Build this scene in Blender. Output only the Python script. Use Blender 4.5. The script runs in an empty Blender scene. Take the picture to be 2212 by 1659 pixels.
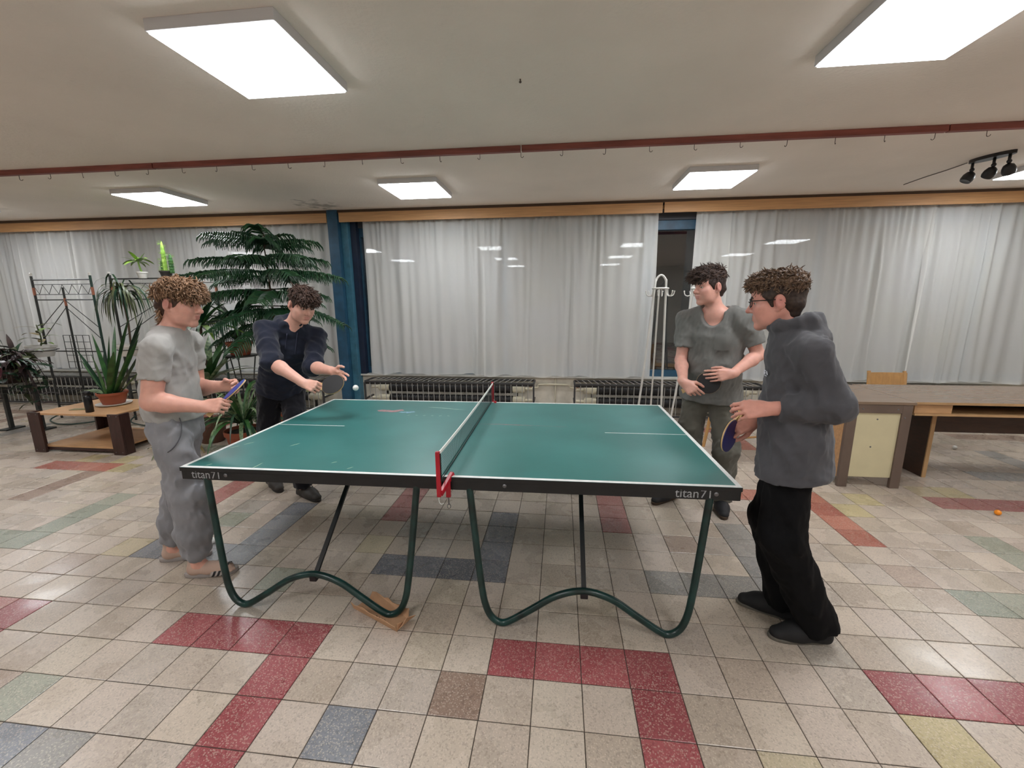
import bpy, bmesh, math, random
import numpy as np
from mathutils import Vector, Matrix, noise as mnoise

random.seed(7)
RNG = np.random.default_rng(7)
scene = bpy.context.scene
COL = scene.collection

# ------------------------------------------------------------------ camera
FPX = 905.92
cam_d = bpy.data.cameras.new('camera')
cam_d.sensor_fit = 'HORIZONTAL'
cam_d.sensor_width = 36.0
cam_d.lens = 36.0 * FPX / 2212.0
cam_d.clip_start = 0.05
cam_d.clip_end = 100
cam = bpy.data.objects.new('camera', cam_d)
COL.objects.link(cam)
CAM_POS = Vector((0.291, -1.7131, 1.5784))


def cam_axes(yaw, pitch, roll):
    f = Vector((-math.sin(yaw) * math.cos(pitch), math.cos(yaw) * math.cos(pitch), math.sin(pitch)))
    r = Vector((math.cos(yaw), math.sin(yaw), 0))
    u = r.cross(f)
    return (math.cos(roll) * r + math.sin(roll) * u, -math.sin(roll) * r + math.cos(roll) * u, f)


CR, CU, CF = cam_axes(0.1145, -0.1940, -0.0064)
mw = Matrix.Identity(4)
for i in range(3):
    mw[i][0], mw[i][1], mw[i][2], mw[i][3] = CR[i], CU[i], -CF[i], CAM_POS[i]
cam.matrix_world = mw
scene.camera = cam


def project(p):
    d = Vector(p) - CAM_POS
    k = d.dot(CF)
    if k < 0.05:
        return None
    return (1106 + FPX * d.dot(CR) / k, 829.5 - FPX * d.dot(CU) / k, k)


# ------------------------------------------------------------------ world, exposure
world = bpy.data.worlds.new('world')
scene.world = world
world.use_nodes = True
world.node_tree.nodes['Background'].inputs[0].default_value = (0.01, 0.013, 0.02, 1)
world.node_tree.nodes['Background'].inputs[1].default_value = 0.4
vs = scene.view_settings
scene.display_settings.display_device = 'sRGB'
vs.view_transform = 'Standard'
vs.look = 'None'
vs.gamma = 1.0
vs.use_curve_mapping = False
vs.exposure = 0.0
LAMP_STRENGTH = 22.5
LAMP_COLOR = (0.955, 0.975, 1.0)

TILE = 0.2021
CEIL = 2.83
WALL_Y = 4.28


# ------------------------------------------------------------------ material helpers
def s2l(c):
    return tuple(((x / 255) / 12.92 if x / 255 <= 0.04045 else ((x / 255 + 0.055) / 1.055) ** 2.4) for x in c)


MATS = {}


def mat(name, rgb, rough=0.6, metal=0.0, spec=0.5, var=0.0, vscale=8.0, bump=0.0, bscale=60.0,
        coat=0.0, sheen=0.0, rgb2=None, detail=4.0, stretch=None, sss=0.0):
    """procedural principled material: noise colour variation and noise bump on object coordinates"""
    if name in MATS:
        return MATS[name]
    m = bpy.data.materials.new(name)
    m.use_nodes = True
    nt = m.node_tree
    b = nt.nodes['Principled BSDF']
    lin = s2l(rgb)
    b.inputs['Base Color'].default_value = (*lin, 1)
    b.inputs['Roughness'].default_value = rough
    b.inputs['Metallic'].default_value = metal
    b.inputs['Specular IOR Level'].default_value = spec
    if coat:
        b.inputs['Coat Weight'].default_value = coat
        b.inputs['Coat Roughness'].default_value = 0.25
    if sheen:
        b.inputs['Sheen Weight'].default_value = sheen
        b.inputs['Sheen Roughness'].default_value = 0.5
    if sss:
        b.inputs['Subsurface Weight'].default_value = sss
        b.inputs['Subsurface Radius'].default_value = (0.012, 0.005, 0.003)
        b.inputs['Subsurface Scale'].default_value = 0.6
    geo = nt.nodes.new('ShaderNodeNewGeometry')
    vec = geo.outputs['Position']
    if stretch:
        mp = nt.nodes.new('ShaderNodeMapping')
        mp.inputs['Scale'].default_value = stretch
        nt.links.new(vec, mp.inputs[0])
        vec = mp.outputs[0]
    if var or rgb2:
        n = nt.nodes.new('ShaderNodeTexNoise')
        n.inputs['Scale'].default_value = vscale
        n.inputs['Detail'].default_value = detail
        nt.links.new(vec, n.inputs['Vector'])
        mx = nt.nodes.new('ShaderNodeMix')
        mx.data_type = 'RGBA'
        c1 = tuple(max(0, x * (1 - var)) for x in lin)
        c2 = s2l(rgb2) if rgb2 else tuple(min(1, x * (1 + var)) for x in lin)
        mx.inputs[6].default_value = (*c1, 1)
        mx.inputs[7].default_value = (*c2, 1)
        rmp = nt.nodes.new('ShaderNodeMapRange')
        rmp.inputs[1].default_value = 0.3
        rmp.inputs[2].default_value = 0.7
        nt.links.new(n.outputs[0], rmp.inputs[0])
        nt.links.new(rmp.outputs[0], mx.inputs[0])
        nt.links.new(mx.outputs[2], b.inputs['Base Color'])
    if bump:
        n2 = nt.nodes.new('ShaderNodeTexNoise')
        n2.inputs['Scale'].default_value = bscale
        n2.inputs['Detail'].default_value = 3
        nt.links.new(vec, n2.inputs['Vector'])
        bp = nt.nodes.new('ShaderNodeBump')
        bp.inputs['Strength'].default_value = bump
        bp.inputs['Distance'].default_value = 0.01
        nt.links.new(n2.outputs[0], bp.inputs['Height'])
        nt.links.new(bp.outputs[0], b.inputs['Normal'])
    MATS[name] = m
    return m


# ------------------------------------------------------------------ object helpers
def tag(o, label=None, cat=None, group=None, kind=None):
    if label: o['label'] = label
    if cat: o['category'] = cat
    if group: o['group'] = group
    if kind: o['kind'] = kind
    return o


def empty(name, loc=(0, 0, 0), rz=0.0, label=None, cat=None, group=None, kind=None):
    o = bpy.data.objects.new(name, None)
    o.empty_display_size = 0.05
    COL.objects.link(o)
    o.location = loc
    o.rotation_euler = (0, 0, rz)
    return tag(o, label, cat, group, kind)


def link(name, me, parent=None, smooth=False):
    """a mesh given in the parent's local frame becomes an object"""
    o = bpy.data.objects.new(name, me)
    COL.objects.link(o)
    if parent is not None:
        o.parent = parent
    if smooth:
        me.polygons.foreach_set('use_smooth', [True] * len(me.polygons))
    return o


class MB:
    """collects simple solids into one mesh"""
    def __init__(self):
        self.v, self.f = [], []

    def add(self, vs_, fs_):
        o = len(self.v)
        self.v += [tuple(x) for x in vs_]
        self.f += [tuple(i + o for i in q) for q in fs_]
        return self

    def box(self, a, b, m=None):
        (x0, y0, z0), (x1, y1, z1) = a, b
        vs_ = [Vector(q) for q in ((x0, y0, z0), (x1, y0, z0), (x1, y1, z0), (x0, y1, z0), (x0, y0, z1), (x1, y0, z1), (x1, y1, z1), (x0, y1, z1))]
        if m is not None:
            vs_ = [m @ q for q in vs_]
        return self.add(vs_, [(3, 2, 1, 0), (4, 5, 6, 7), (0, 1, 5, 4), (1, 2, 6, 5), (2, 3, 7, 6), (3, 0, 4, 7)])

    def bbox(self, a, b, c=0.004, m=None):
        """box with chamfered edges on all sides"""
        bm = bmesh.new()
        bmesh.ops.create_cube(bm, size=1)
        s = [b[i] - a[i] for i in range(3)]
        for v in bm.verts:
            v.co = Vector([a[i] + (v.co[i] + .5) * s[i] for i in range(3)])
        bmesh.ops.bevel(bm, geom=bm.edges[:], offset=min(c, min(abs(q) for q in s) * .45), segments=2, affect='EDGES', profile=.6)
        bm.verts.index_update()
        vs_ = [(m @ v.co if m is not None else v.co.copy()) for v in bm.verts]
        self.add(vs_, [tuple(v.index for v in f.verts) for f in bm.faces])
        bm.free()
        return self

    def tube(self, pts, rad, n=8, cap=True, closed=False):
        pts = [Vector(p) for p in pts]
        m = len(pts)
        rr = rad if hasattr(rad, '__len__') else [rad] * m
        vs_, fs_ = [], []
        up = None
        for i, p in enumerate(pts):
            if closed:
                t = pts[(i + 1) % m] - pts[i - 1]
            else:
                t = pts[min(i + 1, m - 1)] - pts[max(i - 1, 0)]
            t.normalize()
            if up is None:
                up = Vector((0, 0, 1)) if abs(t.z) < .9 else Vector((1, 0, 0))
            a = t.cross(up)
            if a.length < 1e-5:
                a = t.cross(Vector((.3, 1, .2)))
            a.normalize()
            b = a.cross(t).normalized()
            up = b
            for k in range(n):
                w = 2 * math.pi * k / n
                vs_.append(p + (a * math.cos(w) + b * math.sin(w)) * rr[i])
        for i in range(m if closed else m - 1):
            j = (i + 1) % m
            for k in range(n):
                k2 = (k + 1) % n
                fs_.append((i * n + k, i * n + k2, j * n + k2, j * n + k))
        if cap and not closed:
            fs_.append(tuple(range(n - 1, -1, -1)))
            fs_.append(tuple((m - 1) * n + k for k in range(n)))
        return self.add(vs_, fs_)

    def lathe(self, prof, n=24, c=(0, 0, 0), m=None):
        vs_, fs_ = [], []
        for r, z in prof:
            for k in range(n):
                w = 2 * math.pi * k / n
                q = Vector((r * math.cos(w) + c[0], r * math.sin(w) + c[1], z + c[2]))
                vs_.append(m @ q if m is not None else q)
        for i in range(len(prof) - 1):
            for k in range(n):
                k2 = (k + 1) % n
                fs_.append((i * n + k, i * n + k2, (i + 1) * n + k2, (i + 1) * n + k))
        fs_.append(tuple(range(n - 1, -1, -1)))
        fs_.append(tuple((len(prof) - 1) * n + k for k in range(n)))
        return self.add(vs_, fs_)

    def sphere(self, c, r, n=12, m=8):
        prof = [(max(1e-4, r * math.sin(math.pi * i / m)), -r * math.cos(math.pi * i / m)) for i in range(m + 1)]
        return self.lathe(prof, n, c)

    def prism(self, poly, z0, z1, m=None):
        n = len(poly)
        vs_ = [Vector((x, y, z0)) for x, y in poly] + [Vector((x, y, z1)) for x, y in poly]
        if m is not None:
            vs_ = [m @ q for q in vs_]
        return self.add(vs_, [tuple(range(n - 1, -1, -1)), tuple(range(n, 2 * n))] + [(k, (k + 1) % n, (k + 1) % n + n, k + n) for k in range(n)])

    def mesh(self, name, m):
        me = bpy.data.meshes.new(name)
        me.from_pydata(self.v, [], self.f)
        me.update()
        if m is not None:
            me.materials.append(m)
        return me

    def build(self, name, m, parent=None, smooth=False):
        return link(name, self.mesh(name, m), parent, smooth)


def auto_smooth(o, deg=35):
    me = o.data
    me.polygons.foreach_set('use_smooth', [True] * len(me.polygons))
    me.update()
    bm = bmesh.new()
    bm.from_mesh(me)
    for e in bm.edges:
        if len(e.link_faces) == 2 and e.calc_face_angle(0) > math.radians(deg):
            e.smooth = False
    bm.to_mesh(me)
    bm.free()
    return o


def bez(pts, n=8):
    """smooth Catmull-Rom sampling through points"""
    P = [Vector(p) for p in pts]
    out = []
    for i in range(len(P) - 1):
        p0, p1, p2, p3 = P[max(i - 1, 0)], P[i], P[i + 1], P[min(i + 2, len(P) - 1)]
        for k in range(n):
            t = k / n
            out.append(.5 * ((2 * p1) + (p2 - p0) * t + (2 * p0 - 5 * p1 + 4 * p2 - p3) * t * t + (3 * p1 - p0 - 3 * p2 + p3) * t ** 3))
    out.append(P[-1])
    return out


def text_mesh(name, body, size, extrude, m, parent, mw_):
    cu = bpy.data.curves.new(name, 'FONT')
    cu.body = body
    cu.size = size
    cu.extrude = extrude
    to = bpy.data.objects.new(name + '_tmp', cu)
    COL.objects.link(to)
    dg = bpy.context.evaluated_depsgraph_get()
    me = bpy.data.meshes.new_from_object(to.evaluated_get(dg))
    bpy.data.objects.remove(to)
    me.transform(mw_)
    me.materials.clear()
    me.materials.append(m)
    return link(name, me, parent)

# ------------------------------------------------------------------ lit ceiling panels (the room's lamps)
M_lampframe = mat('lamp_frame', (215, 215, 218), .5)
m_emit = bpy.data.materials.new('lamp_diffuser')
m_emit.use_nodes = True
_nt = m_emit.node_tree
_nt.nodes.clear()
_e = _nt.nodes.new('ShaderNodeEmission')
_e.inputs[0].default_value = (*LAMP_COLOR, 1)
_e.inputs[1].default_value = LAMP_STRENGTH
_o = _nt.nodes.new('ShaderNodeOutputMaterial')
_nt.links.new(_e.outputs[0], _o.inputs[0])


def lamp_meshes():
    s, t = 0.30, 0.05
    f = MB()
    f.bbox((-s - .012, -s - .022, -t), (-s + .004, s + .022, 0), .003)
    f.bbox((s - .004, -s - .022, -t), (s + .012, s + .022, 0), .003)
    f.bbox((-s, -s - .022, -t), (s, -s - .006, 0), .003)
    f.bbox((-s, s + .006, -t), (s, s + .022, 0), .003)
    f.box((-s, -s, -.012), (s, s, -.002))
    d = MB().box((-s - .002, -s - .012, -t - .007), (s + .002, s + .012, -t + .004))  # lip below the frame added so its glowing sides light the ceiling
    return f.mesh('frame', M_lampframe), d.mesh('diffuser', m_emit)


LAMP_F, LAMP_D = lamp_meshes()
LAMPS = [
    (-1.27, .56, 'large square ceiling light panel at upper left, nearest the camera'),
    (1.91, .62, 'large square ceiling light panel cut off by the top right corner'),
    (-4.39, 3.05, 'small distant ceiling light panel at left above the curtain with plants'),
    (-1.30, 3.08, 'distant ceiling light panel between rail and middle curtain, left of centre'),
    (1.81, 3.10, 'distant ceiling light panel above the boy in loose grey t-shirt'),
    (5.0, 3.15, 'ceiling light panel cut off by the right edge beside black spotlights'),
    (-4.35, .56, 'ceiling light panel outside the left edge, front row'),
    (5.0, .62, 'ceiling light panel outside the right edge, front row'),
    (-1.27, -1.9, 'ceiling light panel behind the camera, left of centre'),
    (1.91, -1.9, 'ceiling light panel behind the camera, right of centre'),
    (-4.35, -1.9, 'ceiling light panel behind the camera at far left'),
    (5.0, -1.9, 'ceiling light panel behind the camera at far right'),
    (-7.4, 3.05, 'ceiling light panel far left beyond the frame, window row'),
    (-7.4, .56, 'ceiling light panel far left beyond the frame, middle row'),
    (-1.27, -4.4, 'ceiling light panel in the rear row, left of centre'),
    (1.91, -4.4, 'ceiling light panel in the rear row, right of centre'),
]
for (x, y, lab) in LAMPS:
    r = empty('ceiling_light', (x, y, CEIL), 0, lab, 'ceiling light', 'square ceiling light panels')
    link('frame', LAMP_F, r)
    link('diffuser', LAMP_D, r)

# ------------------------------------------------------------------ floor with terrazzo tiles
XW0, XW1, YW0 = -10.4, 7.4, -6.2


def terrazzo():
    m = bpy.data.materials.new('terrazzo_tile')
    m.use_nodes = True
    nt = m.node_tree
    b = nt.nodes['Principled BSDF']
    at = nt.nodes.new('ShaderNodeAttribute')
    at.attribute_name = 'tint'
    geo = nt.nodes.new('ShaderNodeNewGeometry')
    v = nt.nodes.new('ShaderNodeTexVoronoi')
    v.inputs['Scale'].default_value = 175
    v.inputs['Randomness'].default_value = 1
    nt.links.new(geo.outputs[0], v.inputs['Vector'])
    sep = nt.nodes.new('ShaderNodeSeparateColor')
    nt.links.new(v.outputs['Color'], sep.inputs[0])
    # some cells are pale stone chips, some are dark
    lt = nt.nodes.new('ShaderNodeMapRange'); lt.inputs[1].default_value = .50; lt.inputs[2].default_value = .75
    nt.links.new(sep.outputs[0], lt.inputs[0])
    ds = nt.nodes.new('ShaderNodeMapRange'); ds.inputs[1].default_value = .62; ds.inputs[2].default_value = .35
    nt.links.new(v.outputs['Distance'], ds.inputs[0])
    mu = nt.nodes.new('ShaderNodeMath'); mu.operation = 'MULTIPLY'
    nt.links.new(lt.outputs[0], mu.inputs[0]); nt.links.new(ds.outputs[0], mu.inputs[1])
    mu2 = nt.nodes.new('ShaderNodeMath'); mu2.operation = 'MULTIPLY'; mu2.inputs[1].default_value = .42
    nt.links.new(mu.outputs[0], mu2.inputs[0])
    mx = nt.nodes.new('ShaderNodeMix'); mx.data_type = 'RGBA'
    nt.links.new(mu2.outputs[0], mx.inputs[0])
    nt.links.new(at.outputs['Color'], mx.inputs[6])
    mx.inputs[7].default_value = (*s2l((215, 200, 182)), 1)
    dk = nt.nodes.new('ShaderNodeMapRange'); dk.inputs[1].default_value = .7; dk.inputs[2].default_value = .95
    dk.inputs[3].default_value = 1.0; dk.inputs[4].default_value = .78
    nt.links.new(sep.outputs[1], dk.inputs[0])
    n = nt.nodes.new('ShaderNodeTexNoise'); n.inputs['Scale'].default_value = 5.0; n.inputs['Detail'].default_value = 5
    nt.links.new(geo.outputs[0], n.inputs['Vector'])
    nr = nt.nodes.new('ShaderNodeMapRange'); nr.inputs[1].default_value = .3; nr.inputs[2].default_value = .7
    nr.inputs[3].default_value = .91; nr.inputs[4].default_value = 1.05
    nt.links.new(n.outputs[0], nr.inputs[0])
    mm = nt.nodes.new('ShaderNodeMath'); mm.operation = 'MULTIPLY'
    nt.links.new(dk.outputs[0], mm.inputs[0]); nt.links.new(nr.outputs[0], mm.inputs[1])
    sc = nt.nodes.new('ShaderNodeVectorMath'); sc.operation = 'SCALE'
    nt.links.new(mx.outputs[2], sc.inputs[0]); nt.links.new(mm.outputs[0], sc.inputs['Scale'])
    nt.links.new(sc.outputs[0], b.inputs['Base Color'])
    b.inputs['Specular IOR Level'].default_value = .5
    rr = nt.nodes.new('ShaderNodeMapRange'); rr.inputs[1].default_value = .3; rr.inputs[2].default_value = .75
    rr.inputs[3].default_value = .2; rr.inputs[4].default_value = .40
    nt.links.new(n.outputs[0], rr.inputs[0])
    nt.links.new(rr.outputs[0], b.inputs['Roughness'])
    return m


M_tile = terrazzo()
M_grout = mat('grout', (66, 57, 49), .9, var=.3, vscale=20)
BEIGE = [(186, 172, 158), (181, 167, 153), (190, 177, 162), (177, 162, 147), (187, 173, 160), (184, 171, 154), (179, 167, 155), (192, 178, 162), (174, 160, 145)]
PAL = {'red': [(152, 80, 83), (158, 86, 88), (145, 77, 80)], 'orange': [(165, 100, 84), (158, 94, 82), (170, 108, 92)],
       'blue': [(130, 131, 136), (122, 124, 130), (138, 139, 142)], 'dark': [(104, 104, 110), (98, 98, 104), (110, 110, 116)],
       'grey': [(142, 138, 133), (136, 133, 130), (148, 143, 137)], 'green': [(146, 148, 132), (138, 142, 127), (152, 153, 137)],
       'yellow': [(184, 170, 130), (178, 164, 126)], 'brown': [(150, 128, 114), (144, 122, 108)], 'pink': [(160, 106, 100), (154, 98, 94)]}


def tile_colour(i, j):
    rnd = random.Random(i * 7919 + j * 104729)
    special = {(-3, -3): 'blue', (-10, -3): 'green', (8, -2): 'yellow', (13, 8): 'yellow', (12, 7): 'yellow', (17, 9): 'yellow', (-9, -4): 'blue', (-8, -4): 'grey',
               (-11, 4): 'green', (-7, 1): 'green', (-14, -1): 'pink', (-1, -2): 'brown', (-1, 9): 'yellow', (-2, 9): 'yellow', (-23, 9): 'yellow', (-20, 8): 'yellow', (-21, 9): 'yellow'}
    c = special.get((i, j))
    if c is None:
        # red Ls: a row of four with a column of three below its right end; blue Ls: mirrored upwards
        jr = (j + 1) % 9
        a, q = i % 8, (i - i % 8) // 8
        jb = (j - 2) % 9
        lvl = (j + 1) // 9
        if jr == 0 and a < 4 or (a == 3 and jr in (6, 7, 8)):
            row = lvl if jr == 0 else lvl + 1
            c = 'red' if row <= 0 else {1: 'orange', -3: 'orange', 2: 'pink', -1: 'pink', 0: 'pink', -2: 'pink'}.get(q, 'brown')
            if row == 1 and q == -3 and jr != 0:
                c = 'brown'
        elif (jb == 0 and a >= 4) or (a == 7 and jb in (1, 2, 3)):
            c = {-3: 'green', -2: 'blue', -1: 'dark', 0: 'grey', 1: 'green'}.get(q, 'grey')
            if j < 0:
                c = 'blue'
    if c is None:
        if rnd.random() < .03:
            c = rnd.choice(['brown', 'grey', 'yellow'])
            base = PAL[c][0]
            return tuple((b0 + b1) / 2 for b0, b1 in zip(base, rnd.choice(BEIGE)))
        return rnd.choice(BEIGE)
    return rnd.choice(PAL[c])


floor = MB().box((XW0, YW0, -.12), (XW1, WALL_Y + .1, -.0035)).build('floor', M_grout)
tag(floor, 'beige terrazzo tile floor with red and grey L patterns', 'floor', kind='structure')
TG = .0038


def tile_geo(h=TILE / 2 - TG / 2, c=.0022, jit=0):
    # top face with a worn chamfer and short sides
    o = [(-h, -h), (h, -h), (h, h), (-h, h)]
    i_ = [(x * (h - c) / h, y * (h - c) / h) for x, y in o]
    v = [(x, y, 0) for x, y in i_] + [(x, y, -.0014) for x, y in o] + [(x, y, -.006) for x, y in o]
    f = [(0, 1, 2, 3)]
    for k in range(4):
        k2 = (k + 1) % 4
        f += [(k + 4, k2 + 4, k2, k), (k + 8, k2 + 8, k2 + 4, k + 4)]
    return v, f


TV, TF = tile_geo()
tile_cache = {}


def tile_mesh(rgb):
    if rgb not in tile_cache:
        me = bpy.data.meshes.new('tile')
        me.from_pydata(TV, [], TF)
        a = me.color_attributes.new('tint', 'FLOAT_COLOR', 'POINT')
        a.data.foreach_set('color', list((*s2l(rgb), 1)) * len(TV))
        me.materials.append(M_tile)
        tile_cache[rgb] = me
    return tile_cache[rgb]


cells = []
for i in range(int(XW0 / TILE) - 1, int(XW1 / TILE) + 1):
    for j in range(int(YW0 / TILE) - 1, int(WALL_Y / TILE) + 1):
        x, y = (i + .5) * TILE, (j + .5) * TILE
        if x < XW0 or x > XW1 or y < YW0 or y > WALL_Y + .05:
            continue
        pr_ = project((x, y, 0))
        size = 0
        if pr_ and -60 < pr_[0] < 2270 and pr_[1] < 1700:
            cs = [project((x + a * TILE / 2, y + b * TILE / 2, 0)) for a, b in ((-1, -1), (1, -1), (1, 1), (-1, 1))]
            if all(cs):
                size = abs(sum(cs[k][0] * cs[(k + 1) % 4][1] - cs[(k + 1) % 4][0] * cs[k][1] for k in range(4))) / 2
        cells.append((size, i, j, x, y))
cells.sort(reverse=True)
fv, ff, fc = [], [], []
for n, (size, i, j, x, y) in enumerate(cells):
    rgb = tile_colour(i, j)
    rnd = random.Random(i * 31 + j * 17)
    dz = rnd.uniform(-.0008, 0.0)
    if n < 300 and size > 0:
        o = link('tile', tile_mesh(rgb), floor)
        o.location = (x, y, dz)
        o.rotation_euler = (rnd.uniform(-.002, .002), rnd.uniform(-.002, .002), rnd.choice([0, 1, 2, 3]) * math.pi / 2 + rnd.uniform(-.004, .004))
    else:
        k = len(fv)
        fv += [(a + x, b + y, c + dz) for a, b, c in TV]
        ff += [tuple(q + k for q in f) for f in TF]
        fc += list((*s2l(rgb), 1)) * len(TV)
me = bpy.data.meshes.new('tile_field')
me.from_pydata(fv, [], ff)
a = me.color_attributes.new('tint', 'FLOAT_COLOR', 'POINT')
a.data.foreach_set('color', fc)
me.materials.append(M_tile)
tag(link('tile_field', me, floor), kind='stuff')

# ------------------------------------------------------------------ ceiling and walls
m_ceil = mat('ceiling_plaster', (242, 234, 224), .85, var=.05, vscale=1.1, bump=.25, bscale=45)
_nt = m_ceil.node_tree
# water stain beside the column head
_b = _nt.nodes['Principled BSDF']
_src = _b.inputs['Base Color'].links[0].from_socket
_geo = _nt.nodes.new('ShaderNodeNewGeometry')
_d = _nt.nodes.new('ShaderNodeVectorMath'); _d.operation = 'DISTANCE'
_d.inputs[1].default_value = (-2.85, 3.80, CEIL)
_nt.links.new(_geo.outputs[0], _d.inputs[0])
_n = _nt.nodes.new('ShaderNodeTexNoise'); _n.inputs['Scale'].default_value = 9; _n.inputs['Detail'].default_value = 8
_nt.links.new(_geo.outputs[0], _n.inputs['Vector'])
_s = _nt.nodes.new('ShaderNodeMath'); _s.operation = 'MULTIPLY_ADD'; _s.inputs[1].default_value = 1.3
_nt.links.new(_n.outputs[0], _s.inputs[0]); _nt.links.new(_d.outputs['Value'], _s.inputs[2])
_r = _nt.nodes.new('ShaderNodeMapRange'); _r.inputs[1].default_value = .62; _r.inputs[2].default_value = .9; _r.inputs[3].default_value = .55; _r.inputs[4].default_value = 0
_nt.links.new(_s.outputs[0], _r.inputs[0])
_mx = _nt.nodes.new('ShaderNodeMix'); _mx.data_type = 'RGBA'
_nt.links.new(_r.outputs[0], _mx.inputs[0]); _nt.links.new(_src, _mx.inputs[6])
_mx.inputs[7].default_value = (*s2l((95, 86, 72)), 1)
_nt.links.new(_mx.outputs[2], _b.inputs['Base Color'])

tag(MB().box((XW0, YW0, CEIL), (XW1, WALL_Y + .2, CEIL + .12)).build('ceiling', m_ceil), 'plain beige plaster ceiling', 'ceiling', kind='structure')
M_wall = mat('wall_paint', (232, 228, 218), .8, var=.06, vscale=1.5, bump=.12, bscale=60)
for nm, a, b in (('wall_left', (XW0 - .12, YW0, -.1), (XW0, WALL_Y + .2, CEIL + .1)), ('wall_right', (XW1, YW0, -.1), (XW1 + .12, WALL_Y + .2, CEIL + .1)),
                 ('wall_front', (XW0, YW0 - .12, -.1), (XW1, YW0, CEIL + .1))):
    tag(MB().box(a, b).build(nm, M_wall), nm.replace('_', ' ') + ' of the hall, painted off white', 'wall', kind='structure')
M_para = mat('parapet_paint', (214, 208, 194), .7, var=.18, vscale=6, bump=.1)
tag(MB().box((XW0, WALL_Y, -.1), (XW1, WALL_Y + .2, .50)).build('wall_back', M_para), 'low stained white wall under the curtained windows', 'wall', kind='structure')
M_sill = mat('sill_white', (205, 203, 196), .5, var=.1)
tag(MB().bbox((XW0, WALL_Y - .06, .50), (XW1, WALL_Y + .2, .525), .004).build('trim_1', M_sill), 'white window sill along the back wall', 'sill', kind='structure')
tag(MB().box((XW0, WALL_Y + .02, 2.62), (XW1, WALL_Y + .2, CEIL + .01)).build('trim_2', mat('lintel', (70, 72, 78), .7)), 'dark lintel above the windows', 'trim', kind='structure')

# windows: blue frames with dark panes
M_blue = mat('blue_frame_paint', (38, 78, 104), .45, var=.25, vscale=9, bump=.08, bscale=30)
M_blue2 = mat('teal_frame_paint', (62, 112, 134), .45, var=.22, vscale=10, bump=.08, bscale=30)
M_navy = mat('navy_frame_paint', (28, 40, 62), .5, var=.2)
m_glass = bpy.data.materials.new('window_glass')
m_glass.use_nodes = True
_nt = m_glass.node_tree
_nt.nodes.clear()
_out = _nt.nodes.new('ShaderNodeOutputMaterial')
_mixs = _nt.nodes.new('ShaderNodeMixShader')
_fr = _nt.nodes.new('ShaderNodeFresnel'); _fr.inputs[0].default_value = 2.1
_tr = _nt.nodes.new('ShaderNodeBsdfTransparent'); _tr.inputs[0].default_value = (.8, .84, .85, 1)
_gl = _nt.nodes.new('ShaderNodeBsdfGlossy'); _gl.inputs['Roughness'].default_value = .015
_nt.links.new(_fr.outputs[0], _mixs.inputs[0]); _nt.links.new(_tr.outputs[0], _mixs.inputs[1]); _nt.links.new(_gl.outputs[0], _mixs.inputs[2])
_nt.links.new(_mixs.outputs[0], _out.inputs[0])


def window(n, x0, x1, splits, lab):
    r = empty('window_%d' % n, ((x0 + x1) / 2, WALL_Y + .1, .525), 0, lab, 'window', kind='structure')
    cx, cz = (x0 + x1) / 2, .525
    H = 2.62 - .525
    y0, y1 = -.05, .03
    f = MB()
    f.bbox((x0 - cx, y0, 0), (x1 - cx, y1, .09), .004)
    f.bbox((x0 - cx, y0, H - .12), (x1 - cx, y1, H), .004)
    f.bbox((x0 - cx, y0, .09), (x0 - cx + .07, y1, H - .12), .004)
    f.bbox((x1 - cx - .07, y0, .09), (x1 - cx, y1, H - .12), .004)
    f.build('frame', M_blue, r)
    for s in splits:
        MB().bbox((s - cx - .04, y0, .09), (s - cx + .04, y1, H - .12), .004).build('mullion', M_blue, r)
    e = [x0 + .07] + list(splits) + [x1 - .07]
    for a_, b_ in zip(e[:-1], e[1:]):
        MB().box((a_ - cx, -.004, .09), (b_ - cx, .002, H - .12)).build('pane', m_glass, r)


window(1, XW0, -2.94, (-8.6, -6.7, -4.8), 'blue framed window behind the left curtain and plants')
window(2, -2.66, 1.46, (-.5,), 'blue framed window behind the middle curtain')
window(3, 1.46, XW1, (3.6, 5.5), 'blue framed window behind the right curtain')
# blue column between the pelmets with its lighter side cladding
c = empty('trim_3', (-2.85, 4.18, 0), 0, 'blue painted steel column between left and middle curtain', 'column', kind='structure')
MB().bbox((-.085, -.10, 0), (.065, .12, CEIL), .006).build('column_front', M_blue, c)
MB().bbox((.067, -.02, 0), (.165, .12, CEIL), .006).build('column_cladding', M_blue2, c)
MB().bbox((.167, .05, .5), (.25, .14, CEIL - .1), .004).build('frame_post', M_navy, c)

# wooden pelmets
M_pel = mat('pelmet_wood', (200, 154, 106), .5, var=.14, vscale=3, stretch=(1, 8, 22), bump=.05, bscale=40)
for nm, x0, x1, dz, lab in (('trim_4', XW0, -2.945, 0, 'wooden pelmet board above the left curtain'), ('trim_5', -2.765, 1.553, 0.003, 'wooden pelmet board above the middle curtain'),
                            ('trim_6', 1.575, XW1, .006, 'wooden pelmet board above the right curtain')):
    o = MB().bbox((x0, 4.085, 2.665 + dz), (x1, 4.105, 2.79 + dz), .003).bbox((x0, 4.105, 2.75), (x1, 4.27, 2.77), .003).build(nm, M_pel)
    tag(o, lab, 'pelmet', kind='structure')
# shadow gap above the pelmets, its shade painted as a dark strip
tag(MB().box((XW0, 4.10, 2.79), (XW1, 4.13, CEIL)).build('trim_7', mat('gap_shade', (86, 66, 50), .7)), 'dark strip standing in for the shadow gap between pelmet and ceiling', 'shadow gap', kind='structure')


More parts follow.
